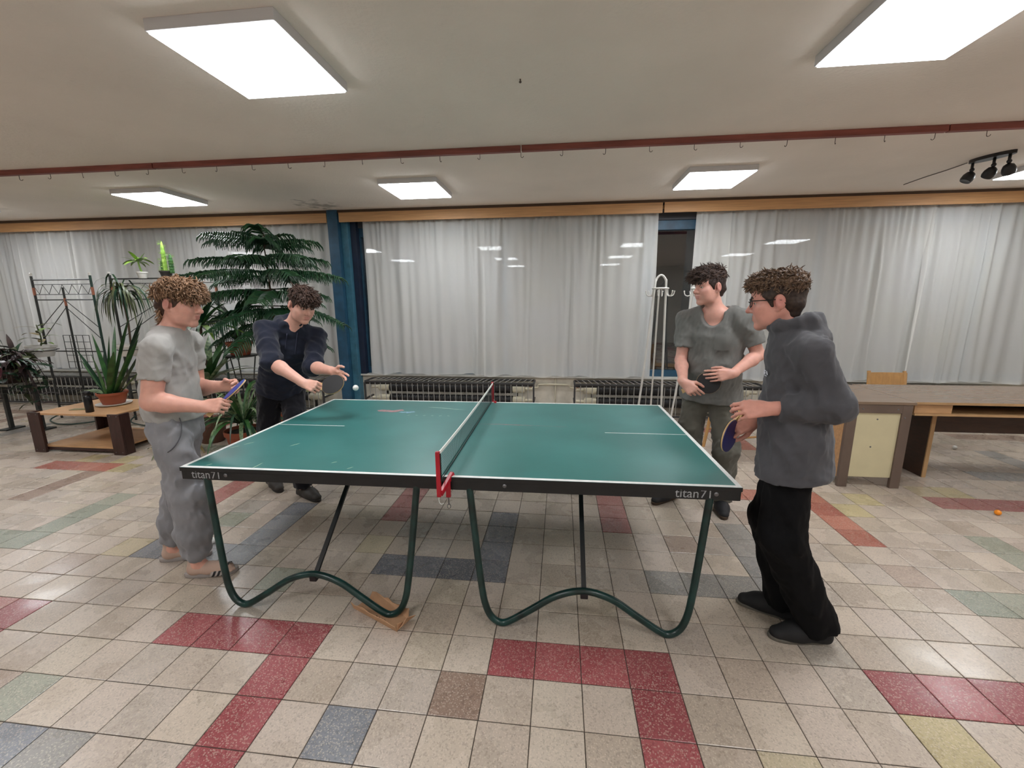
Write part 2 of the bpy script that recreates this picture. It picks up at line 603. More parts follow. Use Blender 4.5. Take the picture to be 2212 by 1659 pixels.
# ------------------------------------------------------------------ curtains
def curtain_mat():
    m = bpy.data.materials.new('curtain_voile')
    m.use_nodes = True
    nt = m.node_tree
    nt.nodes.clear()
    out = nt.nodes.new('ShaderNodeOutputMaterial')
    df = nt.nodes.new('ShaderNodeBsdfDiffuse')
    tl = nt.nodes.new('ShaderNodeBsdfTranslucent')
    tp = nt.nodes.new('ShaderNodeBsdfTransparent')
    geo = nt.nodes.new('ShaderNodeNewGeometry')
    n = nt.nodes.new('ShaderNodeTexNoise'); n.inputs['Scale'].default_value = 1.6; n.inputs['Detail'].default_value = 2
    nt.links.new(geo.outputs[0], n.inputs['Vector'])
    mx = nt.nodes.new('ShaderNodeMix'); mx.data_type = 'RGBA'
    mx.inputs[6].default_value = (*s2l((250, 251, 252)), 1)
    mx.inputs[7].default_value = (*s2l((250, 250, 242)), 1)
    nt.links.new(n.outputs[0], mx.inputs[0])
    nt.links.new(mx.outputs[2], df.inputs[0]); nt.links.new(mx.outputs[2], tl.inputs[0])
    a1 = nt.nodes.new('ShaderNodeMixShader'); a1.inputs[0].default_value = .22
    nt.links.new(df.outputs[0], a1.inputs[1]); nt.links.new(tl.outputs[0], a1.inputs[2])
    a2 = nt.nodes.new('ShaderNodeMixShader'); a2.inputs[0].default_value = .38
    nt.links.new(a1.outputs[0], a2.inputs[1]); nt.links.new(tp.outputs[0], a2.inputs[2])
    nt.links.new(a2.outputs[0], out.inputs[0])
    return m


M_curt = curtain_mat()


def curtain(x0, x1, zb, seed, lab, edge=0.0):
    rnd = random.Random(seed)
    w = x1 - x0
    nx, nz = int(w / .011), 26
    # irregular pleats: cumulative random widths, each pleat with its own depth and lean
    ks, p = [], 0.0
    while p < w + .3:
        wd = rnd.uniform(.07, .19)
        ks.append((p, wd, rnd.uniform(.5, 1.25), rnd.uniform(-.06, .06), rnd.random()))
        p += wd
    top = 2.70
    V, F = [], []
    for a_ in range(nz + 1):
        t = a_ / nz                      # 0 top .. 1 bottom
        for b_ in range(nx + 1):
            s = b_ / nx * w
            off = 0.0
            for (p0, wd, dep, lean, q) in ks:
                c = p0 + wd / 2 + lean * t
                d = (s - c) / (wd * (.55 + .1 * t))
                if abs(d) < 2.4:
                    off += dep * math.exp(-d * d * 2.2) * (1 if q < .75 else .45 + .6 * t)
            fine = math.sin(s * 62 + 3 * math.sin(s * 9 + seed)) * .013 * max(0, 1 - t * 3.2) + math.sin(s * 23 + seed + 2 * t) * .006
            yy = 4.205 - .052 * off * (.5 + .5 * min(1, t * 3)) + fine - .01 * t
            z = top + (zb - top) * t + (0.012 * math.sin(s * 7.3 + seed) + .008 * math.sin(s * 17 + seed * 2)) * t ** 6
            x = x0 + s + .012 * math.sin(t * 5 + s * 11) * t + edge * t * (1 - s / w)
            V.append((x, yy, z))
    for a_ in range(nz):
        for b_ in range(nx):
            k = a_ * (nx + 1) + b_
            F.append((k, k + 1, k + nx + 2, k + nx + 1))
    me = bpy.data.meshes.new('curtain')
    me.from_pydata(V, [], F)
    me.materials.append(M_curt)
    return tag(link('curtain', me, None, True), lab, 'curtain', 'sheer grey curtain panels')


curtain(XW0 + .05, -7.12, .55, 1, 'sheer curtain panel at the far left edge behind dark foliage')
curtain(-7.17, -5.03, .55, 2, 'sheer curtain panel behind the black metal plant rack')
curtain(-5.06, -2.96, .55, 3, 'sheer curtain panel behind the tall pine plant, left of blue column')
curtain(-2.475, -.765, .545, 4, 'sheer curtain panel right of the blue column')
curtain(-.78, 1.535, .535, 5, 'sheer curtain panel right of centre, left of the uncovered glass')
curtain(2.0, 2.43, .53, 6, 'narrow sheer curtain panel behind the boy in loose grey t-shirt', -.03)
curtain(2.43, 4.74, .53, 7, 'sheer curtain panel behind the boy with glasses')
curtain(4.70, XW1 - .05, .53, 8, 'sheer curtain panel at the right edge behind the desk')

# ------------------------------------------------------------------ ceiling rail with hooks
M_rail = mat('rail_wood', (134, 72, 62), .55, var=.3, vscale=2.5, stretch=(1, 10, 10))
rail = empty('ceiling_rail', (0, 2.02, CEIL), 0, 'thin reddish brown wooden rail with hooks across the ceiling', 'rail')
e_ = [XW0 + .1, -3.4, -.05, 3.1, XW1 - .1]
for a_, b_ in zip(e_[:-1], e_[1:]):
    MB().bbox((a_ + .004, -.022, -.045), (b_ - .004, .022, 0), .004).build('rail_batten', M_rail, rail)
M_hook = mat('hook_steel', (96, 84, 78), .4, metal=.7)
_h = [(0, 0, 0), (0, 0, -.03)] + [(0.012 - .012 * math.cos(w), 0, -.03 - .012 * math.sin(w)) for w in (.6, 1.2, 1.8, 2.4, 3.0)]
hook_me = MB().tube(_h, .0022, 5).mesh('hook', M_hook)
x = XW0 + .4
k = 0
while x < XW1 - .2:
    if -6 < x < 4.6:
        o = link('hook', hook_me, rail)
        o.location = (x, .012, -.045)
        o.rotation_euler = (0, 0, random.uniform(0, 6.28))
    x += .343
# small screw left in the ceiling
tag(MB().lathe([(.004, -.02), (.007, -.018), (.007, -.012), (.004, -.01), (.004, 0)], 8, (.041, .973, CEIL)).build('ceiling_screw', M_hook), 'small dark screw left in the bare ceiling', 'screw')

# ------------------------------------------------------------------ table tennis table: two halves pushed together
TX, TY, TTH = -.261, .1166, .0108
M_green = mat('table_green', (54, 116, 113), .36, var=.1, vscale=2.2, rgb2=(64, 127, 124), bump=.02, bscale=80)
M_black = mat('apron_black', (20, 22, 24), .4, var=.2, vscale=20, bump=.05)
M_white = mat('line_white', (232, 234, 232), .5, var=.06, vscale=30)
M_tube = mat('leg_green_black', (18, 44, 42), .28, var=.5, vscale=12, rgb2=(24, 62, 58))
M_letter = mat('stencil_grey', (158, 160, 162), .6, var=.35, vscale=160)
M_bolt = mat('bolt_steel', (120, 120, 122), .35, metal=.8)


def half_table(sign, lab):
    c0 = sign * .686
    root = empty('table_tennis_table', (TX + c0 * math.cos(TTH), TY + c0 * math.sin(TTH), 0), TTH, lab, 'table', 'halves of the table tennis table')
    w, d, zt = 1.368, 1.525, .76
    h = w / 2
    MB().bbox((-h, 0, zt - .02), (h, d, zt), .003).build('tabletop', M_green, root)
    # white border lines: one along each outer edge (no line at the net side)
    z1 = zt + .0007
    e = MB()
    e.box((-h + .001, .001, zt - .0005), (h - .001, .0205, z1)).box((-h + .001, d - .0205, zt - .0005), (h - .001, d - .001, z1))
    ex = h * sign
    e.box((min(ex, ex - sign * .0205), .0206, zt - .0005), (max(ex, ex - sign * .0205), d - .0206, z1))
    e.build('edge_line', M_white, root)
    # worn centre line survives only near the outer end
    ln = .49 if sign < 0 else .518
    xa, xb = sorted((ex - sign * .021, ex - sign * ln))
    yc = d / 2 + (.0 if sign < 0 else -.005)
    MB().box((xa, yc - .003, zt - .0005), (xb, yc + .003, z1)).build('centre_line', M_white, root)
    # black apron on four sides
    ap = MB()
    t, zb = .022, .693
    ap.bbox((-h + .002, .004, zb), (h - .002, .004 + t, zt - .021), .003)
    ap.bbox((-h + .002, d - .004 - t, zb), (h - .002, d - .004, zt - .021), .003)
    ap.bbox((-h + .002, .004 + t, zb), (-h + .002 + t, d - .004 - t, zt - .021), .003)
    ap.bbox((h - .002 - t, .004 + t, zb), (h - .002, d - .004 - t, zt - .021), .003)
    ap.build('apron', M_black, root)
    # black edge banding of the board
    b = MB()
    b.box((-h - .0006, -.0012, zt - .0205), (h + .0006, .0002, zt - .0012)).box((-h - .0006, d - .0002, zt - .0205), (h + .0006, d + .0012, zt - .0012))
    b.box((ex - .0006, 0, zt - .0205), (ex + .0006, d, zt - .0012))
    b.build('edge_band', M_black, root)
    # W-shaped tube legs on both long sides with a brace to the underside
    prof = [(.555, .70), (.525, .42), (.50, .21), (.482, .11), (.452, .045), (.405, .016), (.355, .03), (.25, .098), (.13, .175), (0, .208)]
    for side in (0, 1):
        pts = []
        full = prof + [(-a_, z) for a_, z in prof[-2::-1]]
        for a_, z in full:
            yt = .018 - .055 * (1 - z / .70)
            pts.append((a_, yt if side == 0 else d - yt, z))
        auto_smooth(MB().tube(bez(pts, 5), .017, 10).build('leg', M_tube, root), 60)
        y0, y1 = (-.02, .66) if side == 0 else (d + .02, d - .66)
        p0, p1 = Vector((0, y0, .19)), Vector((0, y1, .735))
        ax = (p1 - p0).normalized()
        sd = Vector((1, 0, 0))
        nn = ax.cross(sd)
        m_ = Matrix(((sd.x, nn.x, ax.x, p0.x), (sd.y, nn.y, ax.y, p0.y), (sd.z, nn.z, ax.z, p0.z), (0, 0, 0, 1)))
        L = (p1 - p0).length
        br = MB().bbox((-.012, -.008, 0), (.012, .008, L), .003, m_).build('brace', M_black, root)
        MB().bbox((-.018, -.02 + y0, .178), (.018, .02 + y0, .205), .003).build('brace_clip', M_black, br)
    # stencilled name and bolts on the near apron
    if sign < 0:
        tx, tw, bolts = -1.313 + .686, .153, [-1.124]
    else:
        tx, tw, bolts = 1.082 - .686, .156, [1.262, .302]
    mt = Matrix.Translation((tx, .0018 + .002, .702)) @ Matrix.Rotation(math.pi / 2, 4, 'X')
    for word, fx, fw_, hh in (('titan', 0, .66, .040), ('71', .72, .28, .038)):
        t_ = text_mesh('lettering', word, 1.0, .0, M_letter, root, Matrix.Identity(4))
        xs = [v.co.x for v in t_.data.vertices]
        hs = [v.co.y for v in t_.data.vertices]
        sx, sy = tw * fw_ / (max(xs) - min(xs)), hh / (max(hs) - min(hs))
        t_.data.transform(mt @ Matrix.Translation((tw * fx - min(xs) * sx, 0, 0)) @ Matrix.Diagonal((sx, sy, 1, 1)))
        tag(t_, 'grey stencilled ' + ('word titan' if word == 'titan' else 'number 71'))
    for bx in bolts:
        lx = bx - c0
        m_ = Matrix.Translation((lx, .004, .722)) @ Matrix.Rotation(math.pi / 2, 4, 'X')
        MB().lathe([(.010, 0), (.010, .0015), (.006, .004), (.003, .0045)], 12, (0, 0, 0), m_).build('bolt', M_bolt, root)
    return root


def smear(root, name, x0, y0, x1, y1, w, m, rag=.3, n=9):
    """flat ragged paint or scratch mark on the board"""
    rnd = random.Random(int(x0 * 1000 + y1 * 77))
    a_, b_ = Vector((x0, y0, 0)), Vector((x1, y1, 0))
    ax = (b_ - a_)
    nn = Vector((-ax.y, ax.x, 0)).normalized()
    up, dn = [], []
    for i in range(n + 1):
        t = i / n
        q = a_ + ax * t + nn * rnd.uniform(-.2, .2) * w
        tap = math.sin(math.pi * min(1, max(0, t))) ** .4 if 0 < t < 1 else .05
        up.append(q + nn * w / 2 * tap * rnd.uniform(1 - rag, 1)); dn.append(q - nn * w / 2 * tap * rnd.uniform(1 - rag, 1))
    vs_ = [(v.x, v.y, .7603) for v in up] + [(v.x, v.y, .7603) for v in dn] + [(v.x, v.y, .7598) for v in up] + [(v.x, v.y, .7598) for v in dn]
    k = n + 1
    fs_ = []
    for i in range(n):
        fs_ += [(k + i, k + i + 1, i + 1, i), (2 * k + i, 2 * k + i + 1, 3 * k + i + 1, 3 * k + i), (i, i + 1, 2 * k + i + 1, 2 * k + i), (3 * k + i, 3 * k + i + 1, k + i + 1, k + i)]
    return MB().add(vs_, fs_).build(name, m, root)


tl = half_table(-1, 'left half of the green table tennis table with white edge lines')
trh = half_table(1, 'right half of the green table tennis table with white edge lines')
M_scr = mat('scratch_pale', (176, 200, 176), .7)
M_pink = mat('mark_pink', (150, 120, 122), .6, var=.2, vscale=60)
M_pbl = mat('mark_blue', (120, 158, 178), .6, var=.2, vscale=60)
M_wm = mat('mark_pale', (150, 180, 168), .6, var=.2, vscale=60)


def onL(x): return x + .686
def onR(x): return x - .686


for a_ in ((-1.33, .285, -1.30, .33), (-1.29, .35, -1.26, .40), (-1.0, .35, -.97, .40), (-.985, .015, -.98, .09), (-1.25, .03, -1.235, .055), (-.62, .12, -.60, .14), (-.5, .05, -.48, .08)):
    smear(tl, 'scratch', onL(a_[0]), a_[1], onL(a_[2]), a_[3], .006, M_scr)
smear(tl, 'sticker_residue', onL(-.83), 1.17, onL(-.62), 1.19, .09, M_pink, .5)
smear(tl, 'sticker_residue', onL(-.64), 1.14, onL(-.52), 1.15, .06, M_pbl, .8)
smear(tl, 'chalk_mark', onL(-.47), 1.32, onL(-.15), 1.25, .012, M_wm, .5)
for i in range(6):
    smear(tl, 'chalk_mark', onL(-.55 + i * .06), 1.06 + .012 * (i % 2), onL(-.53 + i * .06), 1.075 - .01 * (i % 2), .008, M_wm)
smear(trh, 'chalk_mark', onR(.02), .885, onR(.40), .875, .008, M_pink, .8, 14)
smear(trh, 'chalk_mark', onR(.10), .898, onR(.62), .86, .006, M_pink, .8, 14)

# ------------------------------------------------------------------ net with red posts
M_red = mat('net_red', (172, 22, 40), .35, var=.1)
M_net = mat('net_dark', (34, 44, 42), .8)
M_tape = mat('net_tape', (225, 228, 222), .7)
NX = .012
netr = empty('table_tennis_net', (TX, TY, .76), TTH, 'table tennis net with white top tape between red posts', 'net')
ny0, ny1, nh = -.075, 1.60, .150


def zsag(y):
    t = (y - ny0) / (ny1 - ny0)
    return nh - .012 * 4 * t * (1 - t)


g = MB()
ny = 128
for i in range(ny + 1):
    y = ny0 + .012 + (ny1 - ny0 - .024) * i / ny
    g.box((NX - .0005, y - .0005, .004), (NX + .0005, y + .0005, zsag(y) - .012))
for k in range(11):
    z = .006 + k * .0125
    P = [(NX, ny0 + .01 + (ny1 - ny0 - .02) * i / 12, z * zsag(ny0 + (ny1 - ny0) * i / 12) / nh) for i in range(13)]
    g.tube(P, .0006, 4)
g.build('netting', M_net, netr)
P = [ny0 + .006 + (ny1 - ny0 - .012) * i / 16 for i in range(17)]
V, F = [], []
for y in P:
    z = zsag(y)
    V += [(NX - .002, y, z - .016), (NX + .002, y, z - .016), (NX + .0025, y, z), (NX - .0025, y, z)]
for i in range(16):
    for k in range(4):
        F.append((i * 4 + k, i * 4 + (k + 1) % 4, i * 4 + 4 + (k + 1) % 4, i * 4 + 4 + k))
F += [(3, 2, 1, 0), (64, 65, 66, 67)]
MB().add(V, F).build('top_tape', M_tape, netr)
MB().box((NX - .0015, ny0 + .01, .002), (NX + .0015, ny1 - .01, .007)).build('bottom_cord', M_net, netr)
for s, y in ((1, ny0), (-1, ny1)):
    pst = MB().bbox((NX - .014, y - .012 * s if s > 0 else y - .008, -.065), (NX + .006, y + .008 if s > 0 else y + .012, .155), .005).build('post', M_red, netr)
    MB().bbox((NX + .006, y - .002, .006), (NX + .011, y + .002, .145), .001).build('net_rod', M_net, pst)
    # clamp: angled arm up to the board edge, lower jaw and screw
    a0, a1 = Vector((NX, y, -.055)), Vector((NX + .035, y + s * .105, .008))
    ax = (a1 - a0).normalized(); sd = ax.cross(Vector((0, 0, 1))).normalized(); up = sd.cross(ax)
    m_ = Matrix(((sd.x, ax.x, up.x, a0.x), (sd.y, ax.y, up.y, a0.y), (sd.z, ax.z, up.z, a0.z), (0, 0, 0, 1)))
    MB().bbox((-.010, 0, -.011), (.010, (a1 - a0).length, .011), .003, m_).build('clamp_arm', M_red, pst)
    ye = y + s * .06
    MB().bbox((NX + .012, ye - .008, -.095), (NX + .034, ye + .008, -.012), .003).build('clamp_jaw', M_red, pst)
    sc = MB().tube([(NX + .023, ye, -.135), (NX + .023, ye, -.09)], .003, 6)
    sc.tube([(NX + .023 + .008 * math.cos(w), ye, -.143 + .012 * math.sin(w)) for w in [k * math.pi / 5 for k in range(10)]], .0016, 5, closed=True)
    sc.build('clamp_screw', M_bolt, pst)
    MB().tube(bez([(NX - .005, y, -.06), (NX - .006, y - .004 * s, -.085), (NX + .004, y - .006 * s, -.10), (NX + .016, y, -.098)], 4), .0014, 5).build('cord', M_tape, pst)

# ------------------------------------------------------------------ cardboard wedge under the leg
M_card = mat('cardboard', (186, 146, 112), .85, var=.12, vscale=14, bump=.05, bscale=120)
cb = empty('cardboard_shim', (-.60, .10, 0), math.atan2(.04 - .17, -.485 + .77), 'torn folded cardboard strip under the inner leg of the left table half', 'cardboard')
rnd = random.Random(4)


def sheet(pts, th=.003):
    """thin sheet from a polygon in 3D, with thickness"""
    P_ = [Vector(q) for q in pts]
    nrm = (P_[1] - P_[0]).cross(P_[-1] - P_[0]).normalized() * th
    n = len(P_)
    return MB().add(P_ + [q + nrm for q in P_], [tuple(range(n - 1, -1, -1)), tuple(range(n, 2 * n))] + [(k, (k + 1) % n, (k + 1) % n + n, k + n) for k in range(n)])


rag = [(.16 - i * .032, -.062 - .004 * rnd.random(), .044 + rnd.uniform(-.008, .006)) for i in range(11)]
sheet([(-.16, -.05, .001), (.16, -.05, .001)] + rag).build('front_panel', M_card, cb)
sheet([(-.15, -.048, .002), (.155, -.048, .002), (.155, .035, .003), (-.15, .03, .003)]).build('base_panel', M_card, cb)
rag2 = [(.14 - i * .03, .05 + .004 * rnd.random(), .045 + rnd.uniform(-.01, .008)) for i in range(10)]
sheet([(-.14, .035, .003), (.15, .035, .003)] + rag2).build('back_panel', M_card, cb)
sheet([(.155, -.05, .004), (.155, .03, .004), (.20, .035, .05), (.185, -.01, .062), (.19, -.05, .045)]).build('end_flap', M_card, cb)
sheet([(.158, -.052, .01), (.16, -.02, .012), (.175, -.03, .05), (.168, -.06, .055)]).build('end_flap', M_card, cb)
M_print = mat('print_brown', (120, 84, 56), .8)
mk = MB()
for i in range(4):
    mk.box((.02 + i * .018, -.0565, .018), (.026 + i * .018, -.0555, .036)).box((.02 + i * .018, -.0565, .034), (.033 + i * .018, -.0555, .037))
mk.build('printed_mark', M_print, cb)


# ------------------------------------------------------------------ loose balls
M_ballw = mat('ball_white', (236, 236, 232), .35, sss=.0)
M_ballo = mat('ball_orange', (246, 146, 24), .35)


def ball(x, y, z, m, lab, grp='table tennis balls'):
    b = MB()
    n, k = 20, 14
    prof = [(max(1e-5, .02 * math.sin(math.pi * i / k)), -.02 * math.cos(math.pi * i / k)) for i in range(k + 1)]
    prof.insert(8, (.02002, .0003))
    b.lathe(sorted(prof, key=lambda q: q[1]), n)
    o = b.build('table_tennis_ball', m, None, True)
    o.location = (x, y, z + .02)
    return tag(o, lab, 'ball', grp)


ball(3.54, 1.545, 0, M_ballo, 'orange table tennis ball on the floor at right')
ball(4.5, 3.06, 0, M_ballw, 'white table tennis ball on the floor seen under the desk')
ball(-2.0, .60, 0, M_ballw, 'white table tennis ball on the floor behind the grey sweatpants leg')

# ------------------------------------------------------------------ coffee table with plant
M_lwood = mat('light_wood', (188, 146, 104), .45, var=.14, vscale=4, stretch=(2, 14, 14))
M_dwood = mat('dark_post', (58, 36, 32), .4, var=.25, vscale=5, stretch=(8, 8, 2))
ct = empty('coffee_table', (-4.78, 2.39, 0), 0, 'low wooden table with dark corner posts and lower shelf beside the plants', 'table')
W, Dp = .62, .37
MB().bbox((-.55, -Dp + .02, .415), (.42, Dp - .02, .437), .003).build('tabletop', M_lwood, ct)
MB().bbox((-.52, -Dp + .03, .055), (.40, Dp - .03, .075), .003).build('shelf', M_lwood, ct)
MB().bbox((-.50, -Dp + .034, .02), (.38, -Dp + .05, .055), .003).build('plinth', M_dwood, ct)
MB().bbox((-.50, Dp - .05, .02), (.38, Dp - .034, .055), .003).build('plinth', M_dwood, ct)
for px_ in (-.60, .37):
    for py_ in (-Dp, Dp - .11):
        sx = 1 if px_ < 0 else -1
        sy = 1 if py_ < 0 else -1
        # L-shaped corner post made of two boards
        L_ = MB()
        x_o = px_ if sx > 0 else px_ + .14
        y_o = py_ if sy > 0 else py_ + .11
        L_.bbox((min(x_o, x_o + sx * .14), min(y_o, y_o + sy * .022), 0), (max(x_o, x_o + sx * .14), max(y_o, y_o + sy * .022), .445), .003)
        L_.bbox((min(x_o, x_o + sx * .022), min(y_o + sy * .023, y_o + sy * .11), 0), (max(x_o, x_o + sx * .022), max(y_o + sy * .023, y_o + sy * .11), .445), .003)
        leg = L_.build('leg', M_dwood, ct)
        for (dx, dz) in ((.03, .425), (.11, .425), (.03, .03), (.11, .03)):
            m_ = Matrix.Translation((x_o + sx * dx, y_o - sy * .0, dz)) @ Matrix.Rotation(math.pi / 2 * sy, 4, 'X')
            MB().lathe([(.006, 0), (.006, .001), (.003, .002)], 8, (0, 0, 0), m_).build('screw', M_bolt, leg)

M_btl = mat('bottle_black', (14, 15, 18), .22)
bt = empty('bottle', (-4.74, 2.13, .437), 0, 'black steel drinking bottle standing on the low wooden table', 'bottle')
auto_smooth(MB().lathe([(.034, 0), (.0355, .004), (.0355, .165), (.033, .176), (.027, .183), (.027, .187)], 24).build('body', M_btl, bt))
auto_smooth(MB().lathe([(.031, .187), (.032, .19), (.032, .222), (.030, .226), (.012, .227)], 24).build('cap', M_btl, bt))
MB().lathe([(.0275, .1855), (.0285, .1855), (.0285, .189), (.0275, .189)], 24).build('neck_ring', mat('steel_ring', (170, 172, 175), .25, metal=1), bt)
tag(MB().bbox((-.09, -.035, 0), (.09, .035, .008), .003).build('folded_paper', mat('paper_drab', (122, 116, 84), .7, var=.3, vscale=25)), 'flat drab packet lying on the low wooden table beside the bottle', 'packet')
o = bpy.data.objects['folded_paper']; o.location = (-4.97, 2.22, .437); o.rotation_euler = (0, 0, .25)

# ------------------------------------------------------------------ desk at the right
M_desk = mat('desk_top', (132, 112, 94), .25, var=.1, vscale=3, stretch=(2, 10, 10))
M_dedge = mat('desk_edge', (178, 142, 100), .5, var=.1)
M_dbrown = mat('desk_brown', (104, 88, 78), .5, var=.1, vscale=6)
M_ddark = mat('desk_dark', (64, 42, 30), .5, var=.2, vscale=5, stretch=(3, 3, 10))
M_cream = mat('desk_cream', (206, 196, 160), .5, var=.04)
dk = empty('desk', (2.92, 2.30, 0), 0, 'small brown framed desk with cream side panel, right of the boy with glasses', 'desk')
x0, x1, y0, y1 = -.24, .245, -.345, .40
MB().bbox((x0 - .01, y0 - .005, .728), (x1 + .02, y1, .752), .003).build('tabletop', M_desk, dk)
for xa in (x0, x1 - .075):
    MB().bbox((xa, y0, 0), (xa + .075, y0 + .03, .727), .003).build('leg', M_dbrown, dk)
    MB().bbox((xa, y1 - .04, 0), (xa + .075, y1 - .01, .727), .003).build('leg', M_dbrown, dk)
MB().bbox((x0 + .075, y0, .655), (x1 - .075, y0 + .028, .727), .003).build('rail', M_dbrown, dk)
MB().bbox((x0 + .075, y0 + .012, .09), (x1 - .075, y0 + .022, .655), .002).build('panel', M_cream, dk)
MB().bbox((x0, y0 + .031, .08), (x0 + .018, y1 - .041, .726), .002).build('side_panel', M_lwood, dk)
for (sx, sz) in ((x0 + .11, .69), (x1 - .11, .69), (.0, .60), (-.02, .36), (x0 + .05, .62), (x1 - .05, .62)):
    m_ = Matrix.Translation((sx, y0 + (.012 if .2 < sz < .61 else 0), sz)) @ Matrix.Rotation(math.pi / 2, 4, 'X')
    MB().lathe([(.007, 0), (.007, .0015), (.003, .003)], 10, (0, 0, 0), m_).build('screw', M_bolt, dk)
d2 = empty('long_desk', (4.35, 2.34, 0), 0, 'long brown desk with open shelf under its top at the right edge', 'desk')
x0, x1, y0, y1 = -1.16, 1.4, -.36, .40
MB().bbox((x0, y0, .728), (x1, y1, .752), .003).build('tabletop', M_desk, d2)
MB().bbox((x0, y0 - .003, .730), (x1, y0, .750), .001).build('edge_strip', M_dedge, d2)
MB().bbox((x0 + .02, y0 + .01, .632), (x1 - .02, y1 - .02, .650), .003).build('shelf', M_dedge, d2)
MB().bbox((x0 + .02, y0 + .02, .651), (x0 + .30, y0 + .04, .727), .002).build('drawer_front', M_lwood, d2)
MB().bbox((x0 + .31, y0 + .3, .651), (x1 - .02, y0 + .32, .727), .002).build('shelf_shade', mat('shelf_shade_black', (12, 10, 10), .7), d2)  # near-black sheet paints the shade inside the open shelf
for xa in (-.80, .55):
    MB().bbox((xa, -.10, 0), (xa + .028, .33, .631), .003).build('leg_panel', M_ddark, d2)
    MB().bbox((xa - .002, -.112, 0), (xa + .03, -.101, .631), .001).build('leg_edge', M_dedge, d2)
MB().bbox((-.771, .02, .39), (.549, .04, .631), .003).build('crossboard', M_ddark, d2)
ball(2.86, 2.50, .752, M_ballw, 'white ball on the desk top, left of the other ball')
ball(2.87, 2.42, .752, M_ballw, 'white ball on the desk top, nearer the desk edge')

# ------------------------------------------------------------------ wooden chairs
M_chair = mat('chair_wood', (190, 146, 92), .45, var=.12, vscale=5, stretch=(8, 8, 2))


def chair(x, y, rz, lab):
    r = empty('wooden_chair', (x, y, 0), rz, lab, 'chair', 'wooden school chairs')
    m_back = MB()
    MB().bbox((-.2, -.2, .435), (.2, .2, .455), .006).build('seat', M_chair, r)
    for sx in (-1, 1):
        MB().tube([(sx * .18, -.18, 0), (sx * .175, -.17, .435)], [.016, .018], 8).build('leg', M_chair, r)
        a_ = MB()
        a_.tube(bez([(sx * .185, .235, 0), (sx * .18, .19, .3), (sx * .18, .19, .46), (sx * .18, .25, .80)], 4), .017, 8)
        a_.build('leg', M_chair, r)
        MB().tube([(sx * .178, -.175, .2), (sx * .18, .2, .2)], .01, 6).build('stretcher', M_chair, r)
    V_ = []
    b = MB()
    n = 10
    for i in range(n + 1):
        t = -1 + 2 * i / n
        V_ += [(t * .2, .215 + .018 * (1 - t * t) + .0, .645), (t * .2, .227 + .018 * (1 - t * t), .645), (t * .2, .245 + .018 * (1 - t * t), .782), (t * .2, .233 + .018 * (1 - t * t), .782)]
    F_ = []
    for i in range(n):
        for k_ in range(4):
            F_.append((i * 4 + k_, i * 4 + 4 + k_, i * 4 + 4 + (k_ + 1) % 4, i * 4 + (k_ + 1) % 4))
    F_ += [(0, 1, 2, 3), (4 * n + 3, 4 * n + 2, 4 * n + 1, 4 * n)]
    b.add(V_, F_).build('backrest', M_chair, r)
    return r


chair(3.89, 3.06, 0, 'wooden chair behind the desk, its backrest board showing above the desk top')
chair(2.16, 2.80, 1.9, 'wooden chair partly hidden between the two boys at the right')

# ------------------------------------------------------------------ coat rack
M_rackw = mat('rack_white', (205, 204, 198), .35, var=.08)


def coat_rack(x, y, rz, lab):
    cr = empty('coat_rack', (x, y, 0), rz, lab, 'coat rack', 'white tubular coat racks')
    P = [(-.23, -.10, .015), (-.165, -.07, .6), (-.07, -.02, 1.70), (-.055, 0, 1.80), (-.03, 0, 1.845), (0, 0, 1.862), (.03, 0, 1.845), (.055, 0, 1.80), (.06, 0, 1.70), (.085, .0, .6), (.10, .0, .015)]
    auto_smooth(MB().tube(bez(P, 5), .0125, 8).build('pole', M_rackw, cr), 60)
    P = [(.02, .26, .015), (.015, .19, .6), (.0, .08, 1.45), (.0, .06, 1.70)]
    auto_smooth(MB().tube(bez(P, 5), .0105, 8).build('pole', M_rackw, cr), 60)
    MB().tube([(.085 * math.cos(w), .085 * math.sin(w), 1.715) for w in [k * math.pi / 10 for k in range(20)]], .010, 8, closed=True).build('ring', M_rackw, cr, True)
    for k_ in range(6):
        w = k_ * math.pi / 3 + .15
        dx, dy = math.cos(w), math.sin(w)
        P = [(.085, 1.715), (.09, 1.66), (.105, 1.635), (.13, 1.63), (.155, 1.645), (.165, 1.68)]
        h_ = MB().tube(bez([(q * dx, q * dy, z) for q, z in P], 4), .0062, 6).build('hook', M_rackw, cr, True)
        MB().sphere((.165 * dx, .165 * dy, 1.683), .009, 8, 6).build('hook_tip', M_rackw, h_, True)
    for q in ((-.23, -.10), (.10, .0), (.02, .26)):
        MB().lathe([(.016, 0), (.016, .02), (.012, .03)], 10, (q[0], q[1], 0)).build('foot_cap', M_rackw, cr)


coat_rack(1.42, 3.35, 0, 'white tubular coat rack with hooks standing before the uncovered window')
coat_rack(1.90, 3.52, -.3, 'white coat rack mostly hidden behind the boy in loose grey t-shirt')

# ------------------------------------------------------------------ radiators behind wire guards
M_cage = mat('guard_grey', (150, 148, 143), .45, var=.12, vscale=10)
M_caged = mat('guard_dark', (58, 58, 58), .5, var=.15)
M_fin = mat('finned_black', (26, 26, 27), .45, var=.3, vscale=12)
M_pipe = mat('pipe_cream', (206, 200, 178), .45, var=.12, vscale=8)


